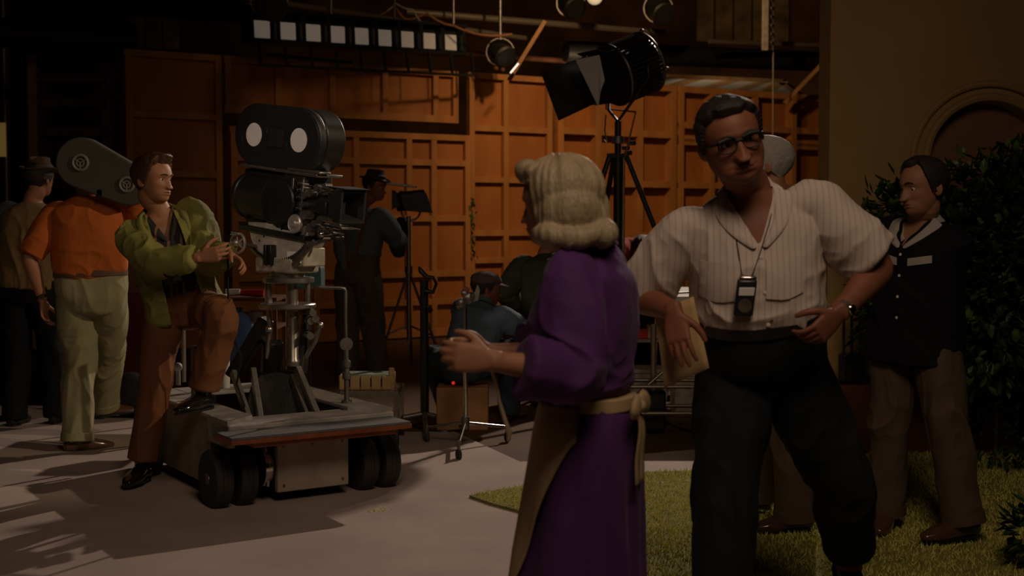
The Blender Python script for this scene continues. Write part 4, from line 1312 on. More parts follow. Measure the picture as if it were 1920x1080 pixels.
# --- small things people wear or carry
def glasses(info, m, w=.0245, h=.019):
    hd, F, U, hs, root = info['hd'], info['Fh'], info['hup'], info['hs'], info['root']
    hp_ = lambda x, y, z: tuple(place([[x, y, z]], hd, F, U, hs)[0])
    mb = MB(); lm = []
    for sx in (-1, 1):
        cx = sx * .033; pts = []
        for k in range(21):
            a = 2 * math.pi * k / 20; c, s = math.cos(a), math.sin(a)
            pts.append((cx + w * np.sign(c) * abs(c) ** .75, .099 - abs(cx + w * c) * .16, -.003 + h * np.sign(s) * abs(s) ** .8))
        mb.tube([hp_(*p) for p in pts], .0022 * hs, 8)
        mb.tube([hp_(cx - w * .95, .0985, .012), hp_(cx, .0985, .0165), hp_(cx + w * .95, .0955, .013)], .0062 * hs, 8)
        mb.tube([hp_(sx * .058, .090, .008), hp_(sx * .074, .06, .006), hp_(sx * .086, .0, .004), hp_(sx * .084, -.02, -.012)], .0030 * hs, 8)
        lm.append([p for p in pts[:-1]])
    mb.tube([hp_(-.0095, .099, .004), hp_(0, .101, .007), hp_(.0095, .099, .004)], .003 * hs, 8)
    g = mb.build('glasses', m, root)
    for pts in lm:
        q = MB(); q.add([hp_(x, y + .0005, z) for x, y, z in pts], [tuple(range(len(pts)))]); q.build('lens', M['lens_clear'], g)
    return g


gm = bpy.data.materials.new('spectacle_glass'); gm.use_nodes = True
b_ = gm.node_tree.nodes['Principled BSDF']; b_.inputs['Roughness'].default_value = .03; b_.inputs['Alpha'].default_value = .08
b_.inputs['Base Color'].default_value = (.03, .03, .03, 1); b_.inputs['Specular IOR Level'].default_value = .9; M['lens_clear'] = gm


def watch(info, sd, strap, case):
    sh, el, wr = info['arms'][sd]; d = nrm(wr - el); c = wr - d * .022; n = nrm(np.cross(d, V3(0, 0, 1))); n2 = np.cross(d, n)
    o = MB().lathe([(.030, -.009), (.0325, -.008), (.0325, .008), (.030, .009)], tuple(c), tuple(d), 24).build('watch_strap', strap, info['root'])
    s_ = -1 if n @ V3(0, -1, 0) < 0 else 1
    MB().lathe([(0, 0), (.016, 0), (.018, .004), (.016, .008), (0, .008)], tuple(c + n * s_ * .030), tuple(n * s_), 20).build('watch_case', case, o)


def fedora(info, m, band, back=0., s=1.):
    hd, F, U, hs, root = info['hd'], info['Fh'], info['hup'], info['hs'] * s, info['root']; L = nrm(np.cross(U, F))
    rows = []; n = 40
    prof = [(0, .150, .0), (.045, .152, 0), (.070, .146, 0), (.080, .125, 0), (.084, .090, 0), (.088, .066, 0), (.092, .058, 0), (.118, .052, 0), (.140, .055, 1), (.142, .060, 1), (.118, .058, 0), (.088, .055, 0)]
    vs = []
    for (r, z, b) in prof:
        for k in range(n):
            a = 2 * math.pi * k / n; x = math.sin(a) * r * .86; y = math.cos(a) * r
            zz_ = z + (.022 * math.sin(a) ** 2 * (r > .1) * (r - .09) / .05 - .010 * math.cos(a) * (r > .1))
            if z > .12: zz_ -= .022 * math.exp(-(x / .02) ** 2) * (1 if y > -.08 else .3)
            if .06 < z < .14 and math.cos(a) > .4: x *= 1 - .18 * (z - .06) / .08
            vs.append(tuple(hd + hs * (L * x + F * (y - .005 - back) + U * zz_)))
    fs = [(j * n + k, j * n + (k + 1) % n, (j + 1) * n + (k + 1) % n, (j + 1) * n + k) for j in range(len(prof) - 1) for k in range(n)] + [tuple(range(n))]
    h = MB().add(vs, fs).build('hat', m, root)
    vs = []
    for z in (.062, .084):
        for k in range(n):
            a = 2 * math.pi * k / n; vs.append(tuple(hd + hs * (L * math.sin(a) * .0945 * .88 + F * (math.cos(a) * .0955 - .005 - back) + U * z)))
    MB().add(vs, [(k, (k + 1) % n, n + (k + 1) % n, n + k) for k in range(n)]).build('hat_band', band, h)


def flat_cap(info, m):
    hd, F, U, hs, root = info['hd'], info['Fh'], info['hup'], info['hs'], info['root']
    pc = [(place(ellipsoid((0, -.010, .070), (.093, .116, .062))[0], hd, F, U, hs), ellipsoid((0, 0, 0), (1, 1, 1))[1]),
          (place(ellipsoid((0, -.012, .045), (.088, .110, .030))[0], hd, F, U, hs), ellipsoid((0, 0, 0), (1, 1, 1))[1])]
    o = put(union(pc, .006, 2), 'cap', m, root, info['org'])
    v, f = ellipsoid((0, .118, .046), (.062, .062, .008)); v[:, 2] -= np.abs(v[:, 0]) ** 2 * 3 + np.maximum(v[:, 1] - .11, 0) * .25
    MB().add([tuple(p) for p in place(v, hd, F, U, hs)], f).build('cap_peak', m, o)


glasses(IM, mat('spectacle_black', (.010, .009, .008), .55, spec=.3))
watch(IM, 'L', M['steel'], M['chrome'])
# ring on his left hand and light meter on a cord
c = Vector(IM['nk']) + Vector(IM['Fc']) * .5
bvh = IM['shirt_bvh']
def on_shirt(info, dx, dz, off=.012):
    p = info['nk'] + info['Lc'] * dx + V3(0, 0, dz) + info['Fc'] * .5
    h = info['shirt_bvh'].ray_cast(Vector(p), Vector(-info['Fc']), 1.)
    return (h[0] if h[0] is not None else Vector(p - info['Fc'] * .35)) + Vector(info['Fc']) * off


for dx in (.10, -.105):
    rows = [[tuple(IM['nk'] + IM['Lc'] * (dx + w_ * .062) + V3(0, 0, -.20 - h_ * .125 - (.012 * (1 - abs(w_)) if h_ > .9 else 0)) + IM['Fc'] * .5) for w_ in (-1, -.6, -.2, .2, .6, 1)] for h_ in (0, .12, .4, .7, 1)]
    project_patch(IM['shirt_bvh'], rows, tuple(-IM['Fc']), .004, .003).build('pocket', shirt_w, man)

mp = on_shirt(IM, -.030, -.31, .02)
t = thing('light_meter', mp - Vector((0, 0, .055)), 'small black and silver light meter hanging on a cord at the big man\'s chest', 'light meter')
R_ = Matrix((Vector(IM['Lc']), Vector(-IM['Fc']), Vector((0, 0, 1)))).transposed() @ Matrix.Rotation(.12, 3, 'Y')
MB().box(mp, (.062, .026, .115), R_).build('body', M['black'], t, bevel=.006)
MB().box(mp + R_ @ Vector((0, -.014, .022)), (.05, .006, .026), R_).build('dial_window', M['white_metal'], t, bevel=.002)
MB().lathe([(0, 0), (.022, 0), (.022, .006), (0, .008)], mp + R_ @ Vector((0, -.013, -.022)), R_ @ Vector((0, -1, 0)), 24).build('dial', M['alu'], t)
MB().box(mp + R_ @ Vector((0, 0, .062)), (.056, .022, .012), R_).build('sensor', M['chrome'], t, bevel=.003)
mb = MB()
for sx in (-1, 1):
    pts = [mp + R_ @ Vector((sx * .01, 0, .066))] + [on_shirt(IM, -.03 + (sx * .062 + .03) * u, -.31 + .24 * u, .007) for u in (.3, .5, .7, .88, 1.)]
    mb.tube(pts, .0016, 6)
mb.build('cord', M['black'], t)
# folder of script pages in his right hand
wr = IM['arms']['R'][2]
fc = [A3(1228, 585, 4.235), A3(1300, 556, 4.20), A3(1330, 690, 4.18), A3(1246, 728, 4.22)]
mb = MB(); n0 = nrm(np.cross(fc[1] - fc[0], fc[3] - fc[0]))
G = 8; rows = []
for i in range(G + 1):
    for j in range(G + 1):
        u, v = i / G, j / G
        p = (fc[0] * (1 - u) + fc[1] * u) * (1 - v) + (fc[3] * (1 - u) + fc[2] * u) * v + n0 * .010 * math.sin(u * 3.1)
        rows.append(tuple(p))
mb.add(rows, [(i * (G + 1) + j, i * (G + 1) + j + 1, (i + 1) * (G + 1) + j + 1, (i + 1) * (G + 1) + j) for i in range(G) for j in range(G)])
ob = mb.build('script_folder', M['paper']); md = ob.modifiers.new('t', 'SOLIDIFY'); md.thickness = .006; md.offset = 0
tag(ob, 'tan card folder held low in the big man\'s right hand', 'folder')

# --- man in the black shirt with a white collar, hands behind his back
blk = mat('black_shirt_cloth', (.008, .008, .010), .85, bump=.15, bscale=260, spec=.2)
brown_tr = mat('brown_trouser_wool', (.105, .066, .042), .85, bump=.2, bscale=300)
brown_shoe = mat('brown_polished_leather', (.10, .048, .030), .2, coat=.6)
g1, g2 = gr(1806, 1024), gr(1662, 996)
sp = dict(s=1.0, vox=.0040, hs=1.07, seed=21, pel=(1.855, 5.86, .955), F=(-.70, -.71, 0), Fc=(-.76, -.65, 0), neck=A3(1729, 410, 5.84), shL=(0, 0, -.025),
          head=A3(1731, 352, 5.78), Fh=(-.93, -.35, -.08), hup=(.02, .02, 1), shw=.172, fat=.012, belly=.01,
          hstyle=dict(nose=1.15, jaw=1.04), hair=dict(th=.013, mat=HAIR_DARK, hairline=.082, recede=.014, topvol=.7, quiff=.006), brow=BROW, look=(0, 0, -.2),
          armL=dict(w=(1.93, 6.06, .90), pole=(.6, .5, -.2), D=(-.6, .3, -.5), N=(.3, .6, .3), curl=.5), armR=dict(w=(1.80, 6.08, .88), pole=(-.4, .6, 0), D=(.6, .3, -.5), N=(.1, .7, .3), curl=.5),
          legL=dict(a=(g1.x, g1.y, .109), pole=(-.6, -.6, 0), F=(-.93, -.36, 0)), legR=dict(a=(g2.x, g2.y, .109), pole=(-.5, -.7, 0), F=(-.45, -.9, 0)),
          trousers=dict(mat=brown_tr, grow=.018, rise=.16, w=1.04, cuff=True, fold=.018, hem=-.02),
          shoes=dict(mat=brown_shoe, k=1.04),
          shirt=dict(mat=blk, grow=.040, hem=-.16, hemgrow=1.5, sleeve=.92, cuffw=.082, sgrow=.026, vneck=.13, vslope=.5, collar=.062,
                     collar_mat=mat('pale_collar', (.45, .40, .34), .85), fold=.012, buttons=4, bstep=.095))
dark_man, ID = person('person', 'dark-haired man in a black shirt with a pale collar standing with hands behind his back', sp)
for dx in (.085, -.075):
    rows = [[tuple(ID['nk'] + ID['Lc'] * (dx + w_ * .052) + V3(0, 0, -.165 - h_ * .034 + .01 * w_ * (1 if dx > 0 else -1)) + ID['Fc'] * .5) for w_ in (-1, -.5, 0, .5, 1)] for h_ in (0, .33, .66, 1)]
    project_patch(ID['shirt_bvh'], rows, tuple(-ID['Fc']), .004, .003).build('pocket_flap', MATS['pale_collar'], dark_man)

# --- white-haired man half hidden behind the big man
g1, g2 = gr(1492, 1003), gr(1418, 968)
sp = dict(s=1.02, vox=.007, hs=1.06, seed=31, pel=(1.28, 5.95, .975), F=(-.85, -.5, 0), Fc=(-.9, -.3, 0), neck=A3(1462, 374, 5.98), head=A3(1437, 312, 5.95), Fh=(-.92, .25, -.05),
          fat=.01, hair=dict(th=.012, mat=HAIR_WHITE, hairline=.090, recede=.01), armL=dict(w=(1.15, 5.75, .95), pole=(.3, 0, -1), D=(-.9, 0, -.2), T=(0, 0, 1)),
          armR=dict(w=(1.20, 6.2, .95), pole=(.3, 0, -1), D=(-.9, 0, -.2), T=(0, 0, 1)),
          legL=dict(a=(g1.x, g1.y, .110), pole=(-1, -.2, 0), F=(-.95, -.25, 0)), legR=dict(a=(g2.x, g2.y, .110), pole=(-1, 0, 0), F=(-.95, -.2, 0)),
          trousers=dict(mat=brown_tr, grow=.028, w=1.1, cuff=True), shoes=dict(mat=brown_shoe), shirt=dict(mat=mat('grey_shirt', (.10, .085, .07), .85), hem=.12, sleeve=1.85, cuffw=.045))
person('person', 'white-haired man mostly hidden behind the big man in the pale shirt', sp)

# --- young man in the green jacket, one foot up on the camera dolly
jk = mat('olive_green_jacket', (.25, .245, .058), .8, noise=.12, scale=3, bump=.15, bscale=240)
rust = mat('rust_brown_trousers', (.175, .062, .018), .82, noise=.1, scale=4, bump=.15, bscale=260)
ds = stripes('dark_striped_shirt', (.020, .016, .016), (.26, .12, .05), 5, .8, 'X', .86)
g1 = gr(266, 908); DECK = .455
ankL = A3(381, 742, 6.74); ankL[2] = DECK + .0876
sp = dict(s=1.03, vox=.0040, hs=1.03, seed=41, pel=(-1.81, 7.06, .975), F=(.30, -.95, 0), Fc=(.34, -.94, 0), neck=A3(296, 394, 6.96), shoulder_tilt=.12, shw=.176,
          head=A3(287, 338, 6.93), Fh=(.92, -.38, .02), hup=(.03, 0, 1), hstyle=dict(nose=1.0, jaw=.98), look=(.0, 0, 0),
          hair=dict(th=.015, mat=HAIR_BROWN, hairline=.074, topvol=1.0, quiff=.022, part=.03), brow=mat('brow_brown', (.06, .03, .015), .7),
          armR=dict(w=A3(374, 482, 6.66), pole=(-.4, -.35, -1), D=(1, -.05, .18), T=(-.1, -.2, .9), curls=[.45, .5, .55, .6]),
          armL=dict(w=A3(430, 476, 6.74), pole=(0, .15, -1), D=(.75, -.45, -.42), T=(-.1, -.75, .5), curls=[.55, .6, .65, .7]),
          legR=dict(a=(g1.x, g1.y, .0876), pole=(0, -1, 0), F=(-.12, -1, 0)), legL=dict(a=tuple(ankL), pole=(.40, -.45, .80), F=(-.42, -.90, 0)),
          trousers=dict(mat=rust, grow=.018, rise=.17, w=.94, fold=.016, hem=.03, belt=M['black']), shoes=dict(mat=mat('black_polished_boot', (.010, .009, .009), .14, coat=.8), high=.10),
          shirt=dict(mat=ds, grow=.012, hem=.10, sleeve=0, vneck=.15, vslope=.4, fold=.006, collar=.045),
          jacket=dict(mat=jk, grow=.036, hem=-.04, hemgrow=1.3, sleeve=1.86, cuffw=.052, sgrow=.028, vneck=.30, open=(.10, .055), collar=.075, fold=.020, fsc=(8, 8, 7)))
green, IG = person('person', 'young man in an open olive-green jacket with one foot up on the camera dolly', sp)

# --- broad man in the orange shirt walking away
orange = mat('orange_knit_shirt', (.50, .115, .015), .85, noise=.08, scale=4, bump=.2, bscale=260)
khaki = mat('khaki_trousers', (.30, .275, .15), .85, noise=.1, scale=4)
g1, g2 = gr(146, 846), gr(186, 822)
sp = dict(s=1.07, vox=.007, seed=51, pel=(-2.63, 8.0, .985), F=(-.20, .98, 0), Fc=(-.1, 1, 0), neck=A3(163, 364, 8.0), shoulder_tilt=-.22, shw=.195, fat=.034,
          head=A3(156, 312, 8.08), Fh=(-.1, 1, 0), eyes=False, lips=False, hair=dict(th=.012, mat=HAIR_DARK),
          armL=dict(w=A3(80, 562, 7.95), pole=(-1, -.4, 0), D=(.08, .02, -1), T=(.1, 1, 0), curl=.5), armR=dict(w=A3(266, 352, 8.02), pole=(1, .1, -.7), D=(-.5, -.3, .8), N=(-.8, -.4, .2), curl=.7),
          legL=dict(a=(g1.x, g1.y, .091), pole=(-.1, 1, 0), F=(.75, .55, 0)), legR=dict(a=(g2.x, g2.y + .1, .091), pole=(.1, 1, 0), F=(.55, .8, 0)),
          trousers=dict(mat=khaki, grow=.024, rise=.115, w=1.02, hem=-.02, cuff=True, belt=mat('belt_brown', (.11, .055, .035), .5)), shoes=dict(mat=brown_shoe),
          shirt=dict(mat=orange, grow=.026, hem=.105, hemgrow=.35, sleeve=.92, cuffw=.072, sgrow=.018, fold=.008))
orange_man, IO = person('person', 'broad man in an orange shirt walking away with a film magazine on his shoulder', sp)
watch(IO, 'L', M['black'], M['chrome'])

# --- man in the tan waistcoat and hat at the far left
sp = dict(s=1.05, vox=.009, seed=61, pel=(-3.39, 9.0, .985), F=(.05, 1, 0), neck=A3(62, 378, 9.0), head=A3(74, 336, 9.02), Fh=(.35, .93, 0), shw=.185, fat=.02, eyes=False, lips=False,
          hair=dict(th=.012, mat=HAIR_DARK), armL=dict(w=(-3.68, 9.0, .98), pole=(-1, -.3, 0), D=(0, .1, -1), T=(0, 1, 0)), armR=dict(w=(-3.1, 9.05, .98), pole=(1, -.3, 0), D=(0, .1, -1), T=(0, 1, 0)),
          legL=dict(a=(-3.52, 9.0, .09), pole=(0, 1, 0)), legR=dict(a=(-3.26, 9.1, .09), pole=(0, 1, 0)),
          trousers=dict(mat=blk, grow=.024), shoes=dict(mat=M['black']), shirt=dict(mat=mat('dark_blue_grey_shirt', (.035, .045, .05), .85), grow=.014, hem=.10, sleeve=1.9, cuffw=.045),
          jacket=dict(name='waistcoat', mat=mat('tan_waistcoat', (.20, .125, .05), .85), grow=.026, hem=.0, sleeve=0))
_, IV = person('person', 'man in a tan waistcoat and felt hat with his back turned at the far left', sp)
fedora(IV, mat('brown_felt', (.12, .07, .035), .9), M['black'])

# --- man in braces and hat behind the film camera
teal_s = mat('grey_teal_shirt', (.085, .115, .115), .85)
grey_tr = mat('grey_brown_trousers', (.085, .068, .052), .85)
sp = dict(s=1.05, vox=.009, seed=71, pel=(-1.40, 11.6, .985), F=(.45, .89, 0), Fc=(.35, .93, 0), neck=A3(680, 386, 11.58), head=A3(703, 350, 11.55), Fh=(.85, -.35, -.1), shw=.18, fat=.02, skin=SKIN2,
          hair=dict(th=.01, mat=HAIR_DARK), armL=dict(w=A3(652, 532, 11.5), pole=(-1, -.3, 0), D=(.05, 0, -1), T=(0, 1, 0)), armR=dict(w=(-1.05, 11.9, 1.15), pole=(.8, -.2, -.8), D=(.2, 1, .2), T=(-.3, 0, 1)),
          legL=dict(a=(-1.50, 11.6, .09), pole=(0, 1, 0)), legR=dict(a=(-1.22, 11.65, .09), pole=(0, 1, 0)),
          trousers=dict(mat=grey_tr, grow=.03, rise=.2, w=1.12), shoes=dict(mat=M['black']), shirt=dict(mat=teal_s, grow=.026, hem=.16, sleeve=1.92, cuffw=.055, sgrow=.03))
_, IB = person('person', 'man in a dark hat, braces and grey shirt standing behind the film camera', sp)
fedora(IB, mat('dark_felt', (.03, .02, .018), .9), M['black'])
mb = MB()
for sx in (-1, 1):
    pts = []
    for u in np.linspace(0, 1, 9):
        q = IB['nk'] * (1 - u) + (IB['pel'] + V3(0, 0, .10)) * u + IB['Lc'] * sx * (.10 * (1 - u) + .02) - V3(0, 0, .05) - IB['Fc'] * .5
        h = IB['shirt_bvh'].ray_cast(Vector(q), Vector(IB['Fc']), 1.); pts.append((h[0] if h[0] is not None else Vector(q) + Vector(IB['Fc']) * .36) - Vector(IB['Fc']) * .006)
    for i in range(8): mb.bar(pts[i], pts[i + 1], .034, .006, up=tuple(IB['Fc']))
mb.build('braces', M['dark_wood'], IB['root'], smooth=False)

# --- man in the cap crouching
denim = mat('denim_shirt', (.085, .125, .165), .85, noise=.15, scale=5)
jeans = mat('dark_denim', (.025, .042, .06), .85)
sp = dict(s=1.0, vox=.007, seed=81, pel=(-.335, 8.98, .43), F=(.45, .89, 0), Fc=(.55, .80, -.2), neck=(-.195, 9.10, .875), head=A3(912, 543, 9.14), Fh=(.93, .22, -.1), hup=(.1, .05, 1), shw=.18, fat=.015, skin=SKIN2,
          hair=dict(th=.010, mat=HAIR_DARK), armL=dict(w=(-.08, 9.45, .62), pole=(-.8, 0, -.6), D=(.5, .8, -.2), T=(-.3, 0, 1)), armR=dict(w=(.10, 9.38, .60), pole=(.8, -.1, -.6), D=(.3, .9, -.2), T=(-.3, 0, 1)),
          legL=dict(a=(-.46, 9.22, .086), pole=(-.3, .5, 1), F=(-.1, 1, 0)), legR=dict(a=(-.02, 9.30, .086), pole=(.4, .5, .9), F=(.5, .8, 0)),
          trousers=dict(mat=jeans, grow=.024, rise=.14, belt=mat('belt_tan', (.16, .07, .03), .5)), shoes=dict(mat=brown_shoe, high=.06),
          shirt=dict(mat=denim, grow=.026, hem=.12, sleeve=1.85, cuffw=.05, sgrow=.022, fold=.016, collar=.04))
_, IC = person('person', 'man in a cap and denim shirt crouching with his back to us', sp)
flat_cap(IC, mat('dusty_purple_cap', (.11, .075, .075), .9))

# --- figure in dark green just behind the woman
dgreen = mat('dark_green_cloth', (.040, .048, .020), .9)
sp = dict(s=1.0, vox=.009, seed=91, pel=(.30, 10.05, .74), F=(.1, 1, 0), Fc=(.0, .9, -.4), neck=A3(1024, 476, 10.15), head=A3(1040, 452, 10.28), Fh=(.2, .9, -.4), shw=.19, fat=.02, eyes=False, lips=False,
          hair=dict(th=.012, mat=HAIR_DARK), armL=dict(w=(.08, 10.35, .70), pole=(-1, -.2, 0), D=(0, .5, -.8), T=(.3, .8, 0)), armR=dict(w=(.5, 10.35, .70), pole=(1, -.2, 0), D=(0, .5, -.8), T=(-.3, .8, 0)),
          legL=dict(a=(.2, 10.0, .09), pole=(-.2, 1, 0)), legR=dict(a=(.42, 10.05, .09), pole=(.2, 1, 0)), trousers=dict(mat=blk, grow=.024), shoes=dict(mat=M['black']),
          shirt=dict(mat=dgreen, grow=.04, hem=-.02, sleeve=1.9, cuffw=.055, sgrow=.035))
person('person', 'stooping person in dark green almost hidden behind the woman', sp)

# --- person in the red shirt bent over behind the white table
redc = mat('red_orange_cloth', (.42, .045, .012), .85, noise=.2, scale=4)
sp = dict(s=1.0, vox=.009, seed=95, pel=(1.33, 11.75, .96), F=(-.3, -.95, 0), Fc=(-.25, -.55, -.8), neck=(1.17, 11.28, 1.26), head=(1.13, 11.14, 1.20), Fh=(-.2, -.5, -.85), hup=(-.2, -.75, .5), shw=.18, fat=.02, eyes=False, lips=False,
          hair=dict(th=.012, mat=HAIR_DARK), armL=dict(w=(1.38, 11.05, 1.0), pole=(.8, .3, 0), D=(0, -.6, -.6), T=(-.6, -.3, 0)), armR=dict(w=(1.0, 11.0, 1.0), pole=(-.8, .3, 0), D=(0, -.6, -.6), T=(.6, -.3, 0)),
          legL=dict(a=(1.42, 11.75, .09), pole=(0, -1, 0)), legR=dict(a=(1.2, 11.8, .09), pole=(0, -1, 0)), trousers=dict(mat=blk, grow=.024), shoes=dict(mat=M['black']),
          shirt=dict(mat=redc, grow=.036, hem=.05, sleeve=1.5, cuffw=.06, sgrow=.03))
person('person', 'person in a red-orange shirt bent over behind the white table', sp)

M['bright_alu'] = mat('polished_alu', (.62, .58, .52), .38, .75)
# ================================================================== THE CAMERA DOLLY
O_, du, db = Vector((-1.1, 6.68, 0)), Vector((.84, .545, 0)).normalized(), Vector((-.545, .84, 0)).normalized()
RD = Matrix((du, db, UP)).transposed()


def D(a, b, z=0.): return O_ + du * a + db * b + UP * z


def dbox(mb, a0, a1, b0, b1, z0, z1): mb.box(D((a0 + a1) / 2, (b0 + b1) / 2, (z0 + z1) / 2), (a1 - a0, b1 - b0, z1 - z0), RD)


dolly = thing('camera_dolly', D(0, .5), 'grey four-cornered camera dolly with paired rubber tyres carrying the big film camera', 'camera dolly')
DK = DECK
for (nm, a0, a1, b0, b1, z0, z1) in (('side_panel', -.445, -.40, .16, 1.28, .075, DK - .02), ('side_panel', .40, .445, .16, 1.28, .075, DK - .02),
                                     ('front_panel', -.195, .205, -.125, -.085, .065, .385), ('back_panel', -.40, .40, 1.24, 1.28, .09, DK - .02)):
    mb = MB(); dbox(mb, a0, a1, b0, b1, z0, z1); mb.build(nm, M['grey_paint'], dolly, bevel=.006)
mb = MB(); dbox(mb, -.195, .205, -.08, .16, .075, .36); dbox(mb, -.39, .39, .16, 1.23, .10, .17); mb.build('chassis', M['black_matte'], dolly, smooth=False)
for a in (-.46, .42):
    mb = MB(); dbox(mb, a, a + .04, -.13, .16, .318, DK - .02); mb.build('fender', M['grey_paint'], dolly, bevel=.004)
mb = MB()
dbox(mb, -.46, .46, -.15, .10, .345, DK - .022); dbox(mb, -.455, -.27, .10, 1.29, DK - .022, DK - .001)
dbox(mb, .27, .455, .10, 1.29, DK - .022, DK - .001); dbox(mb, -.27, .27, 1.0, 1.29, DK - .022, DK - .001)
mb.build('deck', M['deck_paint'], dolly, smooth=False, bevel=.005)
mb = MB().prism([(-.46, -.13), (-.27, .02), (-.27, .12), (-.46, .12)], D(0, 0, DK - .022), du, db, UP * .021); mb.build('deck_plate', M['deck_paint'], dolly, smooth=False)
mb = MB().prism([(.46, -.13), (.27, .02), (.27, .12), (.46, .12)], D(0, 0, DK - .022), du, db, UP * .021); mb.build('deck_plate', M['deck_paint'], dolly, smooth=False)
# well walls
mb = MB(); dbox(mb, -.275, -.26, .06, 1.0, .17, DK - .02); dbox(mb, .26, .275, .06, 1.0, .17, DK - .02); dbox(mb, -.26, .26, .06, .075, .17, DK - .05)
mb.build('well', M['black_matte'], dolly, smooth=False)
mb = MB(); dbox(mb, -.53, .44, -.375, -.152, .400, .412); rb = MB(); dbox(rb, -.535, .445, -.382, -.1515, .377, .3995); dbox(rb, -.41, .37, -.35, -.16, .350, .377)
r_ = rb.build('running_board', M['red_edge'], dolly, smooth=False, bevel=.003); mb.build('grip_mat', M['grip_grey'], r_, smooth=False)
mb = MB()
for a, b, z in ((-.16, -.127, .30), (.17, -.127, .30), (-.16, -.127, .10), (.17, -.127, .10), (0, -.127, .30)): mb.lathe([(0, 0), (.008, 0), (.006, .005), (0, .005)], D(a, b, z), -db, 10)
mb.build('bolt', M['steel'], dolly)


def wheel(a, b, name='wheel'):
    c = D(a, b, .150); ax = -du
    t = MB().lathe([(.085, -.046), (.118, -.050), (.140, -.044), (.150, -.026), (.1515, -.012), (.148, -.010), (.148, -.004), (.1515, -.002), (.1515, .010), (.148, .012), (.150, .026), (.140, .044), (.118, .050), (.085, .046)], c, ax, 44).build('tyre', M['rubber'], dolly)
    MB().lathe([(0, -.030), (.030, -.034), (.034, -.020), (.070, -.018), (.086, -.040), (.090, -.040), (.090, .040), (.086, .040), (.070, .018), (.034, .022), (.030, .048), (0, .052)], c, ax, 32).build('hub', M['steel'], t)


for a in (-.475, -.345, .335, .465): wheel(a, 0.0)
for a in (-.51, .51): wheel(a, 1.0)
mb = MB(); mb.tube([D(-.50, 0, .15), D(.49, 0, .15)], .022); mb.tube([D(-.5, 1.0, .15), D(.5, 1.0, .15)], .022); mb.build('axle', M['black'], dolly)
mb = MB().lathe([(0, -.03), (.09, -.03), (.105, -.01), (.105, .02), (0, .03)], D(-.235, -.02, .19), -du, 24)
mb.tube([D(-.235, -.06, .30), D(-.235, -.10, .20), D(-.235, -.09, .10)], .012); mb.build('steering_gear', M['chrome'], dolly)


def P(px, py, Y): return at(px, py, Y)


# lifting arm in the well
mb = MB(); gl = [(-.155, 0), (-.15, .12), (-.125, .20), (-.08, .245), (0, .262), (.08, .245), (.125, .20), (.15, .12), (.155, 0)]
mb.prism(gl, P(514, 786, 6.95), Vector((1, 0, 0)), Vector((0, .18, .984)), Vector((0, .16, 0))); mb.build('lifting_arm', M['black_crinkle'], dolly, bevel=.008)
for p, q, w in (((437, 697), (468, 790), .028), ((474, 692), (489, 790), .030), ((557, 690), (597, 786), .034), ((546, 705), (577, 786), .022)):
    MB().bar(P(*p, 6.98), P(*q, 6.80), w, .045).build('rail', M['alu'], dolly, smooth=False, bevel=.004)
MB().bar(P(500, 598, 7.06), P(436, 706, 7.10), .10, .07).build('link_beam', M['black_crinkle'], dolly, smooth=False, bevel=.01)
MB().bar(P(512, 640, 7.10), P(508, 700, 7.15), .11, .07).build('link_beam', M['black_crinkle'], dolly, smooth=False, bevel=.01)
MB().bar(P(578, 590, 7.06), P(565, 700, 7.0), .045, .06).build('link_beam', M['black_crinkle'], dolly, smooth=False, bevel=.01)
MB().tube([P(599, 612, 6.98), P(590, 640, 6.98), P(572, 672, 7.0)], [.014, .016, .012], 12).build('lever', M['steel'], dolly)
MB().sphere(P(600, 610, 6.98), .020).build('lever_knob', M['alu'], dolly)
mb = MB(); mb.tube([P(503, 580, 6.96), P(506, 610, 6.96), P(500, 672, 6.98)], [.012, .017, .010], 10); mb.sphere(P(504, 618, 6.95), .022); mb.build('lever', M['alu'], dolly)
mb = MB()
for (x, y) in ((581, 585), (577, 600), (586, 596), (576, 628)): mb.cyl(P(x, y, 6.99), P(x + 6, y + 2, 6.90), .020)
mb.build('clamp', M['steel'], dolly)
# column
MB().lathe([(0, 0), (.036, 0), (.040, .01), (.040, .03), (.034, .04), (.034, .30), (.038, .305), (.038, .33), (0, .34)], P(549, 686, 6.98), UP, 28).build('column', M['alu'], dolly)
mb = MB(); c = P(539, 578, 7.0); mb.lathe([(0, 0), (.150, 0), (.155, .006), (.155, .022), (.150, .028), (0, .028)], c, UP, 48); mb.build('column_plate', M['alu'], dolly)
for (x, y0, y1, r) in ((503, 568, 528, .020), (548, 572, 528, .032), (577, 566, 528, .014)): MB().cyl(P(x, y0, 6.95), P(x, y1, 6.95), r).build('column_post', M['alu'], dolly)
c = P(541, 530, 6.98); MB().lathe([(0, 0), (.135, 0), (.14, .006), (.14, .026), (.13, .032), (0, .032)], c, UP, 48).build('turntable', M['alu'], dolly)
# driver's post and bar on the right of the deck
b0 = gr(650, 755, DK); Yp = b0.y
mb = MB(); zt = lambda y: at(650, y, Yp).z
mb.lathe([(0, 0), (.030, 0), (.030, .012), (.014, .016), (.014, zt(712) - DK), (.024, zt(710) - DK), (.024, zt(700) - DK), (.016, zt(698) - DK), (.016, zt(690) - DK), (.026, zt(688) - DK), (.026, zt(678) - DK),
          (.013, zt(674) - DK), (.013, zt(655) - DK), (0, zt(654) - DK)], (b0.x, b0.y, DK), UP, 20)
mb.build('control_post', M['steel'], dolly)
MB().lathe([(0, -.012), (.036, -.01), (.036, .01), (0, .012)], P(649, 645, Yp), (.3, -1, 0), 20).build('control_wheel', M['steel'], dolly)
MB().tube([P(649, 650, Yp), P(648, 600, Yp), P(648, 546, Yp), P(646, 541, Yp), P(640, 540, Yp), P(580, 538, 7.05)], .009, 8).build('push_bar', M['steel'], dolly)
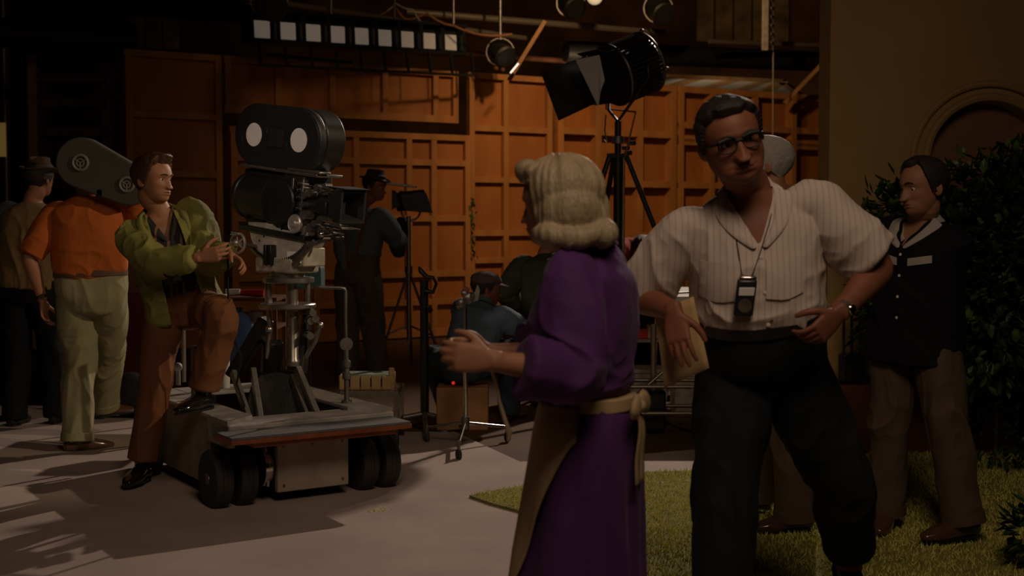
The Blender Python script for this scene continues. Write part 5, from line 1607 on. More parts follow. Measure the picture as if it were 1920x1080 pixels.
b1 = gr(365, 748, DK)
MB().tube([(b1.x, b1.y, DK), (b1.x, b1.y, DK + .30)], .020, 12).build('control_post', M['steel'], dolly)
b1 = gr(334, 722, DK)
mb = MB(); mb.tube([(b1.x, b1.y, DK), (b1.x, b1.y, DK + .09)], .014, 10); mb.sphere((b1.x, b1.y, DK + .11), .028); mb.build('lever_knob', M['white_metal'], dolly)
b1 = D(.02, 1.2, DK)
b1 = gr(423, 727, DK)
MB().tube([b1, b1 + UP * .56], .026, 14).build('tall_post', M['white_metal'], dolly)
MB().tube([gr(345, 716, DK), gr(345, 716, DK) + UP * .42], .014, 10).build('tall_post', M['conduit'], dolly)

# ================================================================== GEARED HEAD AND FILM CAMERA
cf = Vector((.79, -.62, -.125)).normalized(); cs = cf.cross(UP).normalized(); cu = cs.cross(cf).normalized()
RC = Matrix((cf, -cs, cu)).transposed()
CC = P(537, 374, 7.0)


def C(x, s_, z): return CC + cf * x + cs * s_ + cu * z


def cbox(mb, x0, x1, s0, s1, z0, z1): mb.box(C((x0 + x1) / 2, (s0 + s1) / 2, (z0 + z1) / 2), (x1 - x0, abs(s1 - s0), z1 - z0), RC); return mb


gh = thing('geared_head', P(541, 522, 6.98), 'worn cream geared camera head with chrome hand wheel under the film camera', 'camera mount')
hx, hz = Vector((cf.x, cf.y, 0)).normalized(), UP
HC = P(538, 510, 7.0) + UP * .01


def Hh(x, s_, z): return HC + hx * x + cs * s_ + UP * z


arc_ = [(-.235 + .0, .245), (-.21, .15), (-.17, .085), (-.12, .035), (-.05, .0), (.06, .0), (.13, .03), (.19, .085), (.24, .155), (.262, .225)]
mb = MB().prism(arc_, Hh(0, -.075, .02), hx, hz, cs * .15); mb.build('cradle', M['cream'], gh, bevel=.006)
mb = MB(); cbox(mb, -.26, .27, -.10, .10, -.195, -.165); mb.build('camera_plate', M['black'], gh, bevel=.004)
mb = MB()
for k in range(15):
    a0, a1 = -2.35 + k * .105, -2.35 + (k + 1) * .105
    c0 = Vector((0, 0, 0)); R0 = .33
    mb.bar(Hh(R0 * math.cos(a0) + .03, .085, .37 + R0 * math.sin(a0)), Hh(R0 * math.cos(a1) + .03, .085, .37 + R0 * math.sin(a1)), .016, .022, up=tuple(cs))
mb.build('gear_arc', M['steel'], gh, smooth=False)
mb = MB()
for k in range(30):
    a0 = -2.35 + (k + .5) * .0525; mb.box(Hh(.315 * math.cos(a0) + .03, .094, .37 + .315 * math.sin(a0)), (.008, .012, .020), Matrix.Rotation(0, 3, 'Y'))
mb.build('gear_tooth', M['black'], gh, smooth=False)
for x, z in ((-.045, .085), (-.005, .085)):
    MB().box(Hh(x, .10, z), (.022, .04, .11), Matrix((hx, -cs, UP)).transposed()).build('lock_bracket', M['black'], gh, bevel=.004)
mb = MB()
for k in range(11): mb.lathe([(0, 0), (.0055, 0), (.004, .005), (0, .005)], Hh(-.17 + k * .036, .076, .225 - .055 * math.sin(k * .9) * (k % 2) - .02 * (k % 3)), cs, 8)
mb.build('screw', M['black'], gh)
MB().box(Hh(.0, 0, .03), (.30, .20, .085), Matrix((hx, -cs, UP)).transposed()).build('base_box', M['cream'], gh, bevel=.012)
MB().box(Hh(.150, .0, .075), (.14, .16, .10), Matrix((hx, -cs, UP)).transposed()).build('side_box', M['cream'], gh, bevel=.008)
MB().box(Hh(.150, .084, .075), (.11, .004, .062), Matrix((hx, -cs, UP)).transposed()).build('name_plate', M['white'], gh, smooth=False)
MB().bar(Hh(.30, .07, .165), Hh(.16, .10, .03), .025, .02, up=tuple(cs)).build('tilt_arm', M['steel'], gh, smooth=False, bevel=.004)
MB().bar(Hh(.42, .03, .205), Hh(.28, .06, .145), .018, .03, up=tuple(cs)).build('tilt_arm', M['steel'], gh, smooth=False, bevel=.004)
mb = MB().cyl(Hh(.40, .05, .19), Hh(.40, .12, .19), .018); mb.sphere(Hh(.40, .12, .20), .018); mb.build('knob', M['chrome'], gh)
MB().cyl(Hh(0, 0, -.035), Hh(0, 0, .0), .10).build('head_base', M['steel'], gh)
wc = P(446, 456, 6.80); wx = Vector((-.55, -.83, .1)).normalized()
w_ = MB().ring(wc, wx, .052, .008, 32, 8)
for k in range(5):
    a = k * 2 * math.pi / 5; e1 = wx.cross(UP).normalized(); e2 = wx.cross(e1); w_.tube([wc, wc + (e1 * math.cos(a) + e2 * math.sin(a)) * .05], .005, 6)
w_.lathe([(0, -.015), (.018, -.015), (.018, .02), (.008, .028), (0, .03)], wc, wx, 20)
hw = w_.build('hand_wheel', M['bright_alu'], gh)
mb = MB().cyl(wc + UP * .05, wc + UP * .05 + wx * .06, .011); mb.build('wheel_handle', M['chrome'], hw)
MB().cyl(wc, Hh(-.20, .02, .12), .014).build('wheel_shaft', M['steel'], gh)
MB().tube([wc + Vector((-.05, -.02, -.0)), P(428, 470, 6.74), P(427, 540, 6.74), P(431, 600, 6.76), P(440, 640, 6.8), P(452, 668, 6.84), P(444, 720, 6.9), D(-.2, .3, DK)], .0055, 8).build('cable', M['black'], gh)

cm = thing('film_camera', P(537, 425, 7.0), 'big black studio film camera with two white discs on its twin-lobed magazine', 'film camera')
# body
mb = MB(); cbox(mb, -.27, .10, -.12, .06, -.155, .150); mb.build('body', M['black_crinkle'], cm, bevel=.018)
mb = MB().lathe([(0, -.285), (.10, -.283), (.120, -.270), (.128, -.25), (.128, -.235), (.122, -.23), (.122, -.04), (.130, -.035), (.130, -.015), (.12, -.01), (0, -.01)], C(0, .045, -.005), cf, 48)
mb.build('motor_cover', M['black'], cm)
mb = MB().lathe([(0, 0), (.115, 0), (.125, .008), (.125, .03), (.118, .038), (0, .038)], C(.055, .075, -.01), cs, 44); mb.build('side_door', M['black'], cm)
mb = MB(); cbox(mb, .055, .225, -.12, .085, -.155, .165); mb.build('front_box', M['black_crinkle'], cm, bevel=.012)
mb = MB(); cbox(mb, -.28, .33, -.09, .10, .150, .168); mb.build('top_plate', M['steel'], cm, bevel=.004)
mb = MB(); cbox(mb, .10, .35, .02, .10, .170, .182); mb.build('top_rail', M['alu'], cm, bevel=.003)
mb = MB(); cbox(mb, -.20, .0, .095, .104, .156, .166); mb.build('top_trim', M['alu'], cm, bevel=.002)
mb = MB(); cbox(mb, .135, .150, .086, .094, -.10, .13); cbox(mb, .215, .228, .06, .094, -.15, .13); mb.build('front_trim', M['alu'], cm, bevel=.002)
for z in (.105, .07, .03, -.03, -.07): MB().cyl(C(.19, .085, z), C(.19, .112, z), .010).build('latch', M['chrome'], cm)
# follow-focus knob
mb = MB().lathe([(0, 0), (.030, 0), (.046, .004), (.050, .012), (.050, .020), (.045, .026), (.034, .020), (.018, .022), (.014, .034), (0, .036)], C(.225, .115, -.105), cs, 36); mb.build('focus_knob', M['bright_alu'], cm)
MB().cyl(C(.225, .03, -.105), C(.225, .116, -.105), .016).build('focus_shaft', M['steel'], cm)
# lens, rods, matte box
mb = MB().lathe([(0, .22), (.062, .22), (.066, .24), (.060, .27), (.056, .30), (.060, .31), (.060, .34), (.050, .36), (.050, .40), (0, .40)], C(0, 0, 0), cf, 32); mb.build('lens', M['black'], cm)
for s_, z in ((.07, .085), (.07, .105), (-.07, .095), (.08, -.095), (-.07, -.095), (.05, -.120)): MB().cyl(C(.20, s_, z), C(.52 if z < 0 else .44, s_, z), .0075).build('support_rod', M['chrome'], cm)
mb = MB()
for x, s_, z, r in ((.25, .08, .05, .020), (.29, .08, .06, .016), (.33, .07, .10, .018), (.38, .06, .112, .014), (.28, .09, -.05, .024), (.34, .08, -.09, .018), (.31, .08, -.12, .022), (.40, .08, -.118, .016), (.26, .1, 0, .016)):
    mb.cyl(C(x, s_ - .02, z), C(x, s_ + .03, z), r)
mb.build('lens_gear', M['steel'], cm)
mb = MB(); cbox(mb, .235, .40, .03, .085, -.035, .03); mb.build('focus_arm', M['black'], cm, bevel=.006)
mb = MB(); cbox(mb, .30, .47, .0, .06, -.165, -.14); mb.build('follow_arm', M['black'], cm, bevel=.006)
mo = MB(); o0, o1 = [], []
for (x, hw_, hh) in ((.385, .062, .066), (.50, .090, .086), (.515, .092, .088)):
    o0.append([C(x, -hw_, -hh + .02), C(x, hw_, -hh + .02), C(x, hw_, hh + .02), C(x, -hw_, hh + .02)])
vs = [p for r in o0 for p in r]; fs = [(3, 2, 1, 0)]
for i in range(2):
    for j in range(4): fs.append((i * 4 + j, i * 4 + (j + 1) % 4, (i + 1) * 4 + (j + 1) % 4, (i + 1) * 4 + j))
i0 = len(vs); vs += [C(.515, sx * .077, sz * .073 + .02) for sx, sz in ((-1, -1), (1, -1), (1, 1), (-1, 1))] + [C(.42, sx * .050, sz * .048 + .02) for sx, sz in ((-1, -1), (1, -1), (1, 1), (-1, 1))]
for j in range(4): fs.append((8 + j, 8 + (j + 1) % 4, i0 + (j + 1) % 4, i0 + j)); fs.append((i0 + j, i0 + (j + 1) % 4, i0 + 4 + (j + 1) % 4, i0 + 4 + j))
fs.append((i0 + 4, i0 + 5, i0 + 6, i0 + 7)); mo.add(vs, fs); mo.build('matte_box', M['black_matte'], cm, smooth=False)
mb = MB(); cbox(mb, .40, .54, -.09, .09, .110, .115); mb.build('sunshade', M['black_matte'], cm, smooth=False)
mb = MB(); cbox(mb, .44, .52, .07, .09, -.088, -.072); cbox(mb, .39, .52, -.02, .085, -.10, -.088); mb.build('matte_box_bracket', M['alu'], cm, bevel=.002)
mb = MB(); cbox(mb, -.29, -.25, .0, .06, .03, .10); mb.cyl(C(-.30, .03, .12), C(-.24, .03, .12), .02); mb.build('viewfinder_bracket', M['black'], cm)
MB().sphere(C(-.262, .09, .16), .010).build('signal_lamp', M['red'], cm)


def stadium(r, h, n=24):
    return [(h + r * math.cos(a), r * math.sin(a)) for a in np.linspace(-math.pi / 2, math.pi / 2, n)] + [(-h + r * math.cos(a), r * math.sin(a)) for a in np.linspace(math.pi / 2, 3 * math.pi / 2, n)]


mgo = C(-.022, 0, .332); H2 = .180
mg = MB().prism(stadium(.170, H2), mgo - cs * .10, cf, cu, cs * .135).build('magazine', mat('magazine_black', (.020, .019, .018), .32, spec=.6), cm, bevel=.012)
MB().prism(stadium(.172, H2), mgo + cs * .037, cf, cu, cs * .045).build('magazine_door', mat('magazine_door_black', (.016, .015, .014), .45), cm, bevel=.014)
mb = MB().prism(stadium(.150, H2), mgo + cs * .080, cf, cu, cs * .004); mb.build('door_panel', MATS['magazine_door_black'], cm, bevel=.002)
for sx in (-1, 1):
    t_ = MB().lathe([(0, 0), (.063, 0), (.064, .003), (0, .0035)], mgo + cs * .085 + cf * sx * H2, cs, 48).build('label_disc', M['white'], cm)
    MB().ring(mgo + cs * .083 + cf * sx * H2, cs, .105, .0025, 48, 6).build('door_ring', M['black'], cm)
MB().box(mgo + cs * .084 - cu * .005, (.11, .012, .10), RC).build('door_recess', M['black_matte'], cm, bevel=.004)
mb = MB()
for x in (-.10, .10): mb.box(mgo + cf * x - cu * .165, (.10, .16, .04), RC)
mb.build('magazine_foot', M['black'], cm)
mb = MB().tube([mgo + cf * a - cs * .03 + cu * b for a, b in ((-.30, .05), (-.36, .07), (-.37, .03), (-.34, -.03))], .012, 8); mb.sphere(mgo - cf * .36 - cs * .03 + cu * .08, .020); mb.build('belt_cover', M['black'], cm)

# magazine carried on the shoulder of the man in orange
t = thing('film_magazine', P(170, 352, 7.86), 'dark grey two-reel film magazine carried on the shoulder of the man in orange', 'film magazine')
c1, c2 = P(151, 305, 7.82), P(238, 346, 7.82); r1, r2 = .155, .128


def hull(c1, r1, c2, r2):
    d = Vector((c2.x - c1.x, 0, c2.z - c1.z)); L = d.length; th = math.atan2(d.z, d.x); al = math.acos((r1 - r2) / L); o = []
    for a in np.linspace(th + al, th - al + 2 * math.pi, 40): o.append((c1.x + r1 * math.cos(a), c1.z + r1 * math.sin(a)))
    for a in np.linspace(th - al + 2 * math.pi, th + al + 2 * math.pi, 30): o.append((c2.x + r2 * math.cos(a), c2.z + r2 * math.sin(a)))
    return o


ol = hull(c1, r1, c2, r2)
mg2 = mat('magazine_grey', (.075, .070, .058), .6, noise=.15, scale=8)
MB().prism(ol, (0, 7.82, 0), (1, 0, 0), (0, 0, 1), (0, .095, 0)).build('case', mg2, t, bevel=.010)
for c, r in ((c1, .045), (c2, .042)):
    mb = MB().ring((c.x, 7.815, c.z), (0, -1, 0), r, .009, 32, 8); mb.ring((c.x, 7.815, c.z), (0, -1, 0), r * .5, .005, 24, 6)
    for k in range(3):
        a = k * 2.094 + .5; mb.tube([(c.x, 7.813, c.z), (c.x + r * math.cos(a), 7.813, c.z + r * math.sin(a))], .004, 6)
    mb.build('hub_ring', mat('hub_grey', (.20, .18, .15), .5), t)
MB().box((P(188, 352, 7.84).x, 7.86, P(188, 362, 7.84).z), (.05, .08, .06)).build('throat', M['black'], t, bevel=.01)

# ================================================================== STANDS AND LAMPS
def caster(mb_w, mb_s, c, r=.034, dirv=(1, 0, 0)):
    mb_w.lathe([(0, -.014), (r * .8, -.014), (r, -.008), (r, .008), (r * .8, .014), (0, .014)], Vector(c) + UP * r, dirv, 18)
    mb_s.box(Vector(c) + UP * (r + .02), (.012, .035, .055)); mb_s.cyl(Vector(c) + UP * (r + .03), Vector(c) + UP * (r + .085), .010)


# wheeled chrome stand in front of the crouching man
c0 = Vector((P(872, 415, 8.15).x, 8.15, 0))
t = thing('rolling_stand', c0, 'thin chrome rolling stand with a cluster of knobs, standing before the crouching man', 'stand')
mb = MB(); mb.tube([c0 + UP * .14, c0 + UP * .56], .017, 14); mb.tube([c0 + UP * .56, c0 + UP * at(872, 562, 8.15).z], .013, 14); mb.build('pole', M['chrome'], t)
mb = MB().cyl(c0 + UP * .12, c0 + UP * .20, .026); mb.cyl(c0 + UP * .54, c0 + UP * .585, .022); mb.build('collar', M['steel'], t)
for q in ((860, 863), (951, 829), (800, 829)):
    e = gr(*q); MB().tube([c0 + UP * .16, e + UP * .10], .011, 10).build('leg', M['chrome'], t)
    w, s_ = MB(), MB(); caster(w, s_, e, .036, (1, .3, 0)); cc = w.build('caster', M['rubber'], t); s_.build('caster_fork', M['steel'], cc)
zt = at(872, 565, 8.15).z
mb = MB()
for dx, dz, ax, r in ((.02, .02, (0, -1, 0), .034), (-.03, -.01, (0, -1, 0), .028), (.05, .03, (.8, -.6, 0), .030), (-.045, -.035, (1, 0, 0), .018), (.0, .055, (0, -1, .2), .026)):
    mb.lathe([(0, -.02), (r, -.02), (r, .015), (r * .6, .022), (0, .024)], (c0.x + dx, 8.12, zt + dz), ax, 20)
mb.build('grip_head', M['steel'], t)
MB().prism([(0, 0), (.035, .01), (.045, .075), (.03, .11), (.012, .06)], (c0.x + .05, 8.10, zt + .0), (1, 0, 0), (0, 0, 1), (0, .012, 0)).build('wing', M['alu'], t)
MB().sphere(P(855, 576, 8.12), .020).build('knob', M['black'], t)
MB().tube([P(855, 576, 8.12), P(872, 566, 8.12)], .007, 8).build('knob_arm', M['steel'], t)
MB().bar(P(868, 540, 8.1), P(880, 545, 8.1), .02, .03).build('clamp', M['dark_wood'], t, smooth=False, bevel=.004)

# thick black stand
c0 = Vector((P(795, 415, 8.95).x, 8.95, 0))
t = thing('black_stand', c0, 'thick black upright stand with a curled clamp on top, left of the chrome rolling stand', 'stand')
z1 = at(795, 525, 8.95).z
MB().tube([c0 + UP * .03, c0 + UP * z1], .030, 16).build('pole', M['black'], t)
MB().tube([P(796, 545, 8.9), P(812, 548, 8.9), P(818, 532, 8.9), P(812, 520, 8.9), P(800, 520, 8.9), P(789, 508, 8.9), P(785, 500, 8.9)], [.02, .014, .012, .012, .018, .018, .008], 10).build('clamp', M['black'], t)
MB().cyl(P(800, 580, 8.95), P(806, 581, 8.88), .022).build('knob', M['black'], t)
for q in ((706, 806), (800, 830), (862, 806)):
    e = gr(*q); MB().tube([c0 + UP * .10, e + UP * .05], .018, 10).build('leg', M['conduit'], t)
    w, s_ = MB(), MB(); caster(w, s_, e, .034, (1, .3, 0)); cc = w.build('caster', M['rubber'], t); s_.build('caster_fork', M['steel'], cc)

# thin light stand with small black lamp and bounce board
Y0 = 12.3; c0 = Vector((P(766, 415, Y0).x, Y0, 0))
t = thing('light_stand', c0, 'thin grey light stand with a small black barn-door lamp, behind the film camera lens', 'stage light')
MB().tube([c0 + UP * .30, c0 + UP * at(766, 405, Y0).z], .022, 12).build('pole', M['alu'], t)
for (x, y) in ((704, 699), (838, 706), (772, 688)):
    e = gr(x, y); k0 = c0 + UP * .98
    MB().tube([k0, e + UP * .01], .013, 8).build('leg', M['steel'], t); MB().tube([c0 + UP * .45, k0.lerp(e, .62)], .009, 8).build('brace', M['steel'], t)
MB().cyl(c0 + UP * .94, c0 + UP * 1.02, .035).build('collar', M['steel'], t)
lc = P(770, 376, Y0)
Rl = Matrix.Rotation(-.12, 3, 'Y') @ Matrix.Rotation(.35, 3, 'Z')
MB().box(lc, (.25, .22, .18), Rl).build('lamp_housing', M['black_crinkle'], t, bevel=.02)
MB().prism([(-.13, .09), (.13, .07), (.19, -.12), (-.07, -.10)], lc + Vector((.03, -.14, 0)), (1, 0, 0), (0, 0, 1), (0, .01, 0)).build('barn_door', M['black'], t, smooth=False)
MB().prism([(-.17, .10), (-.13, .09), (-.10, -.06), (-.17, -.09)], lc + Vector((0, -.12, 0)), (1, 0, 0), (0, 0, 1), (0, .01, 0)).build('barn_door', M['black'], t, smooth=False)
a, b = P(698, 341, Y0 - .2), P(779, 350, Y0 - .2)
MB().box((a + b) / 2, ((b - a).length, .36, .018), Matrix.Rotation(math.atan2(-(b.z - a.z), b.x - a.x), 3, 'Y')).build('bounce_board', M['white_metal'], t, smooth=False)
MB().ring(lc - UP * .10, (0, 1, 0), .09, .010, 20, 6).build('yoke', M['steel'], t)
t2 = tag(MB().sphere(P(751, 434, Y0 - .08), (.075, .06, .14), 18, 12).build('sandbag', M['black_matte']), 'black weight bag hung on the thin light stand under its small lamp', 'bag')

# big ribbed lamp on a black tripod
LY = 10.7; lx = P(1158, 415, LY).x; c0 = Vector((lx, LY, 0))
t = thing('tripod_lamp', c0, 'big black ribbed studio lamp with barn doors on a tall black tripod', 'stage light')
zc = at(1158, 292, LY).z; ztop = at(1158, 232, LY).z
MB().tube([c0 + UP * .35, c0 + UP * zc], .036, 18).build('column', M['black'], t)
MB().tube([c0 + UP * (zc - .02), c0 + UP * (ztop + .02)], .028, 16).build('riser', M['black'], t)
MB().tube([c0 + Vector((.045, -.02, .4)), c0 + Vector((.045, -.02, zc))], .014, 10).build('chrome_tube', M['chrome'], t)
for q in (Vector((-.72, -.15, 0)), Vector((.86, -.05, 0)), Vector((-.30, .75, 0))):
    h = c0 + UP * zc; e = c0 + q
    MB().tube([h + q.normalized() * .07, e + UP * .012], .022, 12).build('leg', M['black'], t)
    MB().bar(h, h + q.normalized() * .09, .05, .04).build('leg_bracket', M['black'], t, smooth=False, bevel=.006)
mb = MB()
for dx, dz in ((.08, .06), (.06, -.0), (.13, .10), (.10, .02)): mb.cyl(c0 + Vector((dx - .04, -.05, zc + dz)), c0 + Vector((dx, -.09, zc + dz)), .020)
mb.cyl(c0 + UP * (zc + .10), c0 + UP * (zc + .16), .05); mb.build('crank', M['steel'], t)
fl = Vector((-.82, -.45, -.35)).normalized(); fs_ = fl.cross(UP).normalized(); fu = fs_.cross(fl).normalized()
LC = P(1178, 130, LY); Rr = .235
mb = MB().lathe([(0, -.20), (Rr * .9, -.20), (Rr, -.17), (Rr, .15), (Rr * 1.03, .16), (Rr * 1.03, .20), (Rr * .9, .205), (0, .205)], LC, fl, 40); mb.build('housing', M['black'], t)
mb = MB(); NR = 44
for k in range(NR):
    a = 2 * math.pi * k / NR; d = fs_ * math.cos(a) + fu * math.sin(a); n_ = fs_ * -math.sin(a) + fu * math.cos(a)
    mb.bar(LC + d * (Rr + .010) - fl * .17, LC + d * (Rr + .010) + fl * .14, .010, .026, up=tuple(d))
mb.build('cooling_rib', mat('rib_grey', (.055, .048, .038), .4, .3), t, smooth=False, kind='stuff')
mb = MB().ring(LC - fl * .18, fl, Rr + .02, .012, 44, 8); mb.ring(LC + fl * .16, fl, Rr + .02, .012, 44, 8)
for k in range(4):
    a = .3 + k * 1.57; d = fs_ * math.cos(a) + fu * math.sin(a); mb.sphere(LC - fl * .18 + d * (Rr + .04), .02)
mb.build('rim_ring', M['steel'], t)
MB().box(LC + fl * .23, (.42, .42, .05), Matrix((fs_, fu, fl)).transposed()).build('front_frame', M['black'], t, smooth=False)


def door(o, e1, w, e2, L_, m, w2=None):
    w2 = w2 or w; n = e1.cross(e2).normalized()
    return MB().prism([(-w / 2, 0), (w / 2, 0), (w2 / 2, L_), (-w2 / 2, L_)], o, e1, e2, n * .006).build('barn_door', m, t, smooth=False)


fo = LC + fl * .255
door(fo + fs_ * .21, fu, .42, (fl * .45 + fs_ * .75).normalized(), .20, M['black'], .3)
door(fo + fu * .20, fs_, .38, (fl * .85 + fu * .5).normalized(), .10, M['black'], .3)
pb = [P(1014, 136, LY - .62), P(1100, 104, LY - .42), P(1124, 190, LY - .42), P(1047, 226, LY - .62)]
MB().add(pb + [p + Vector((.004, .008, 0)) for p in pb], [(0, 1, 2, 3), (7, 6, 5, 4), (0, 1, 5, 4), (1, 2, 6, 5), (2, 3, 7, 6), (3, 0, 4, 7)]).build('barn_door', M['black'], t, smooth=False)
pa = [P(1079, 112, LY - .60), P(1124, 103, LY - .50), P(1134, 150, LY - .50), P(1126, 172, LY - .52), P(1122, 201, LY - .56)]
mb = MB().add(pa + [p + Vector((0, .006, 0)) for p in pa], [(0, 1, 2, 3, 4), (9, 8, 7, 6, 5)] + [(i, (i + 1) % 5, (i + 1) % 5 + 5, i + 5) for i in range(5)])
mb.build('diffusion_sheet', mat('pale_gel', (.62, .60, .62), .7), t, smooth=False)
yk = [LC + fs_ * (Rr + .05), LC + fs_ * (Rr + .06) - UP * .10, c0 + UP * (ztop + .12) + fs_ * .14 * 1, c0 + UP * (ztop + .02), c0 + UP * (ztop + .12) - fs_ * .14, LC - fs_ * (Rr + .06) - UP * .10, LC - fs_ * (Rr + .05)]
MB().tube(yk, .013, 10).build('yoke', M['black'], t)
MB().lathe([(0, 0), (.05, 0), (.05, .03), (.03, .05), (0, .05)], LC + fs_ * (Rr + .03), fs_, 20).build('yoke_knob', M['steel'], t)
MB().tube([LC + fs_ * (Rr + .08), LC + fs_ * (Rr + .10) - UP * .3, P(1192, 210, LY - .2), P(1180, 260, LY - .15), P(1172, 292, LY - .1)], .008, 8).build('power_cable', MATS['cable_brown'], t)
MB().tube([P(1136, 215, LY), P(1134, 245, LY - .02), P(1138, 268, LY - .02), P(1132, 262, LY - .02)], .006, 8).build('safety_chain', M['alu'], t)

# ================================================================== TABLE AND WHAT IS AROUND IT
TX0, TX1, TY0, TY1, TZ = P(1168, 415, 8.85).x, P(1400, 415, 8.85).x, 8.85, 10.15, .93
t = thing('work_table', ((TX0 + TX1) / 2, (TY0 + TY1) / 2, 0), 'white-topped work table behind the big man on the left', 'table')
MB().box(((TX0 + TX1) / 2, (TY0 + TY1) / 2, TZ - .035), (TX1 - TX0, TY1 - TY0, .07)).build('tabletop', M['white_metal'], t, bevel=.006)
for x in (TX0 + .06, TX1 - .06):
    for y in (TY0 + .06, TY1 - .06): MB().box((x, y, (TZ - .07) / 2), (.05, .05, TZ - .07)).build('leg', M['conduit'], t, smooth=False)
tag(MB().box((P(1212, 415, 9.6).x, 9.7, TZ + .09), (.44, .34, .18)).build('equipment_case', M['black_matte'], bevel=.015), 'black equipment case lying on the white table', 'case')
cab = [Vector((TX0 + .02, 9.0, TZ + .012)), Vector((TX0 + .15, 8.93, TZ + .012)), Vector((TX0 + .32, 8.98, TZ + .012)), Vector((TX0 + .5, 9.15, TZ + .012)), Vector((TX0 + .7, 9.1, TZ + .012))]
tag(MB().tube([cab[0].lerp(cab[1], .0)] + cab[1:], .007, 8).build('cable', M['black']), 'thin black cable lying along the front of the white table', 'cable')
for (px, w, h, Y, lab, m) in ((1216, .24, .34, 9.45, 'cream storage box under the white table beside the woman', 'cream'), (1300, .30, .30, 9.6, 'cream storage box under the white table behind the tan folder', 'cream')):
    x = P(px, 415, Y).x; b = thing('storage_box', (x, Y, 0), lab, 'box', 'storage boxes under the white table')
    MB().box((x, Y, h / 2), (w, .3, h)).build('body', M[m], b, bevel=.01); MB().box((x, Y, h + .015), (w + .02, .32, .03)).build('lid', M[m], b, bevel=.006)
for (px, py, m, s_, lab) in ((1200, 600, 'red', (.10, .1, .07), 'small red box on the rack under the white table'), (1223, 606, 'crate', (.08, .1, .10), 'small orange-brown box on the rack under the white table'),
                             (1318, 585, 'red', (.07, .08, .08), 'small red tin behind the tan folder'), (1246, 600, 'black', (.09, .1, .12), 'small black box on the rack under the white table')):
    p = P(px, py, 9.3); tag(MB().box((p.x, 9.3, .60 + s_[2] / 2), s_).build('small_box', M[m], bevel=.006), lab, 'box')
x = (TX0 + TX1) / 2
t = thing('rack_shelf', (x, 9.35, 0), 'low steel pipe rack under the white table', 'rack')
MB().box((x, 9.35, .59), (.72, .34, .02)).build('shelf', M['conduit'], t, smooth=False)
for sx in (-.34, .34):
    for sy in (-.15, .15): MB().tube([(x + sx, 9.35 + sy, 0.0), (x + sx, 9.35 + sy, .59)], .012, 8).build('leg', M['conduit'], t)
c0 = Vector((P(1232, 415, 8.55).x, 8.55, 0))
t = thing('wheeled_cart', c0, 'low wheeled pipe cart with black wheels in front of the white table', 'cart')
mb = MB()
for z in (.16, .34): mb.tube([c0 + Vector((-.22, 0, z)), c0 + Vector((.38, .0, z))], .014, 10); mb.tube([c0 + Vector((-.22, .35, z)), c0 + Vector((.38, .35, z))], .014, 10)
for x in (-.22, .38): mb.tube([c0 + Vector((x, 0, .16)), c0 + Vector((x, .35, .16))], .014, 10)
mb.tube([c0 + Vector((0, .17, .1)), c0 + Vector((0, .17, .75))], .020, 12); mb.tube([c0 + Vector((-.2, .1, .2)), c0 + Vector((.15, .15, .5))], .012, 10)
mb.build('frame', M['conduit'], t)
MB().box(c0 + Vector((0, .17, .16)), (.16, .16, .28)).build('motor_box', M['black'], t, bevel=.02)
for x, y in ((-.22, 0), (.38, 0), (-.22, .35), (.38, .35)): MB().lathe([(0, -.02), (.06, -.02), (.075, -.01), (.075, .01), (.06, .02), (0, .02)], c0 + Vector((x, y, .076)), (1, .2, 0), 22).build('wheel', M['rubber'], t)
tag(MB().tube([gr(1275, 745) + UP * .02, gr(1255, 752) + UP * .03, gr(1262, 738) + UP * .06, gr(1290, 722) + UP * .06, gr(1320, 730) + UP * .03, gr(1345, 738) + UP * .02], .022, 10).build('hose', MATS['cable_brown']),
    'thick brown hose curling on the floor beside the tan folder', 'hose')

# cart with a wooden crate beyond the dolly
c0 = gr(690, 835); c0.y = 8.35
c0 = Vector((P(692, 415, 8.35).x, 8.35, 0))
t = thing('crate_cart', c0, 'small steel-framed cart with a caster standing right of the dolly', 'cart')
mb = MB(); x0, x1 = P(640, 415, 8.2).x, P(741, 415, 8.2).x
for z in (.345, .14):
    for y in (8.2, 8.6): mb.bar((x0, y, z), (x1, y, z), .022, .03)
    for x in (x0, x1): mb.bar((x, 8.2, z), (x, 8.6, z), .022, .03)
for x in (x0, x1):
    for y in (8.2, 8.6): mb.box((x, y, .24), (.03, .03, .24))
mb.build('frame', M['alu'], t, smooth=False)
MB().box(((x0 + x1) / 2, 8.4, .15), (x1 - x0, .4, .012)).build('shelf', M['conduit'], t, smooth=False)
for x in (x0, x1):
    for y in (8.2, 8.6): MB().lathe([(0, -.016), (.05, -.016), (.06, -.008), (.06, .008), (.05, .016), (0, .016)], (x, y, .06), (1, .15, 0), 20).build('caster', M['rubber'], t)
t = thing('wooden_crate', ((x0 + x1) / 2, 8.4, .36), 'pale slatted wooden crate lying on the small cart', 'crate')
mb = MB()
for k in range(5): mb.box((x0 + (k + .5) * (x1 - x0) / 5 - .03, 8.26, .405), ((x1 - x0) / 5 - .008, .02, .09))
mb.box(((x0 + x1) / 2 - .03, 8.5, .405), (x1 - x0, .02, .09)); mb.box((x0 - .02, 8.38, .405), (.02, .24, .09)); mb.box((x1 - .04, 8.38, .405), (.02, .24, .09))
mb.box(((x0 + x1) / 2 - .03, 8.38, .368), (x1 - x0 - .02, .23, .015)); mb.build('box', M['crate'], t, smooth=False, bevel=.003)
mb = MB().box(((x0 + x1) / 2 - .03, 8.38, .44), (x1 - x0 - .05, .21, .03)); mb.build('lining', mat('pale_green_cloth', (.25, .32, .22), .9, noise=.4, scale=20, bump=.6, bscale=40), t, bevel=.008)
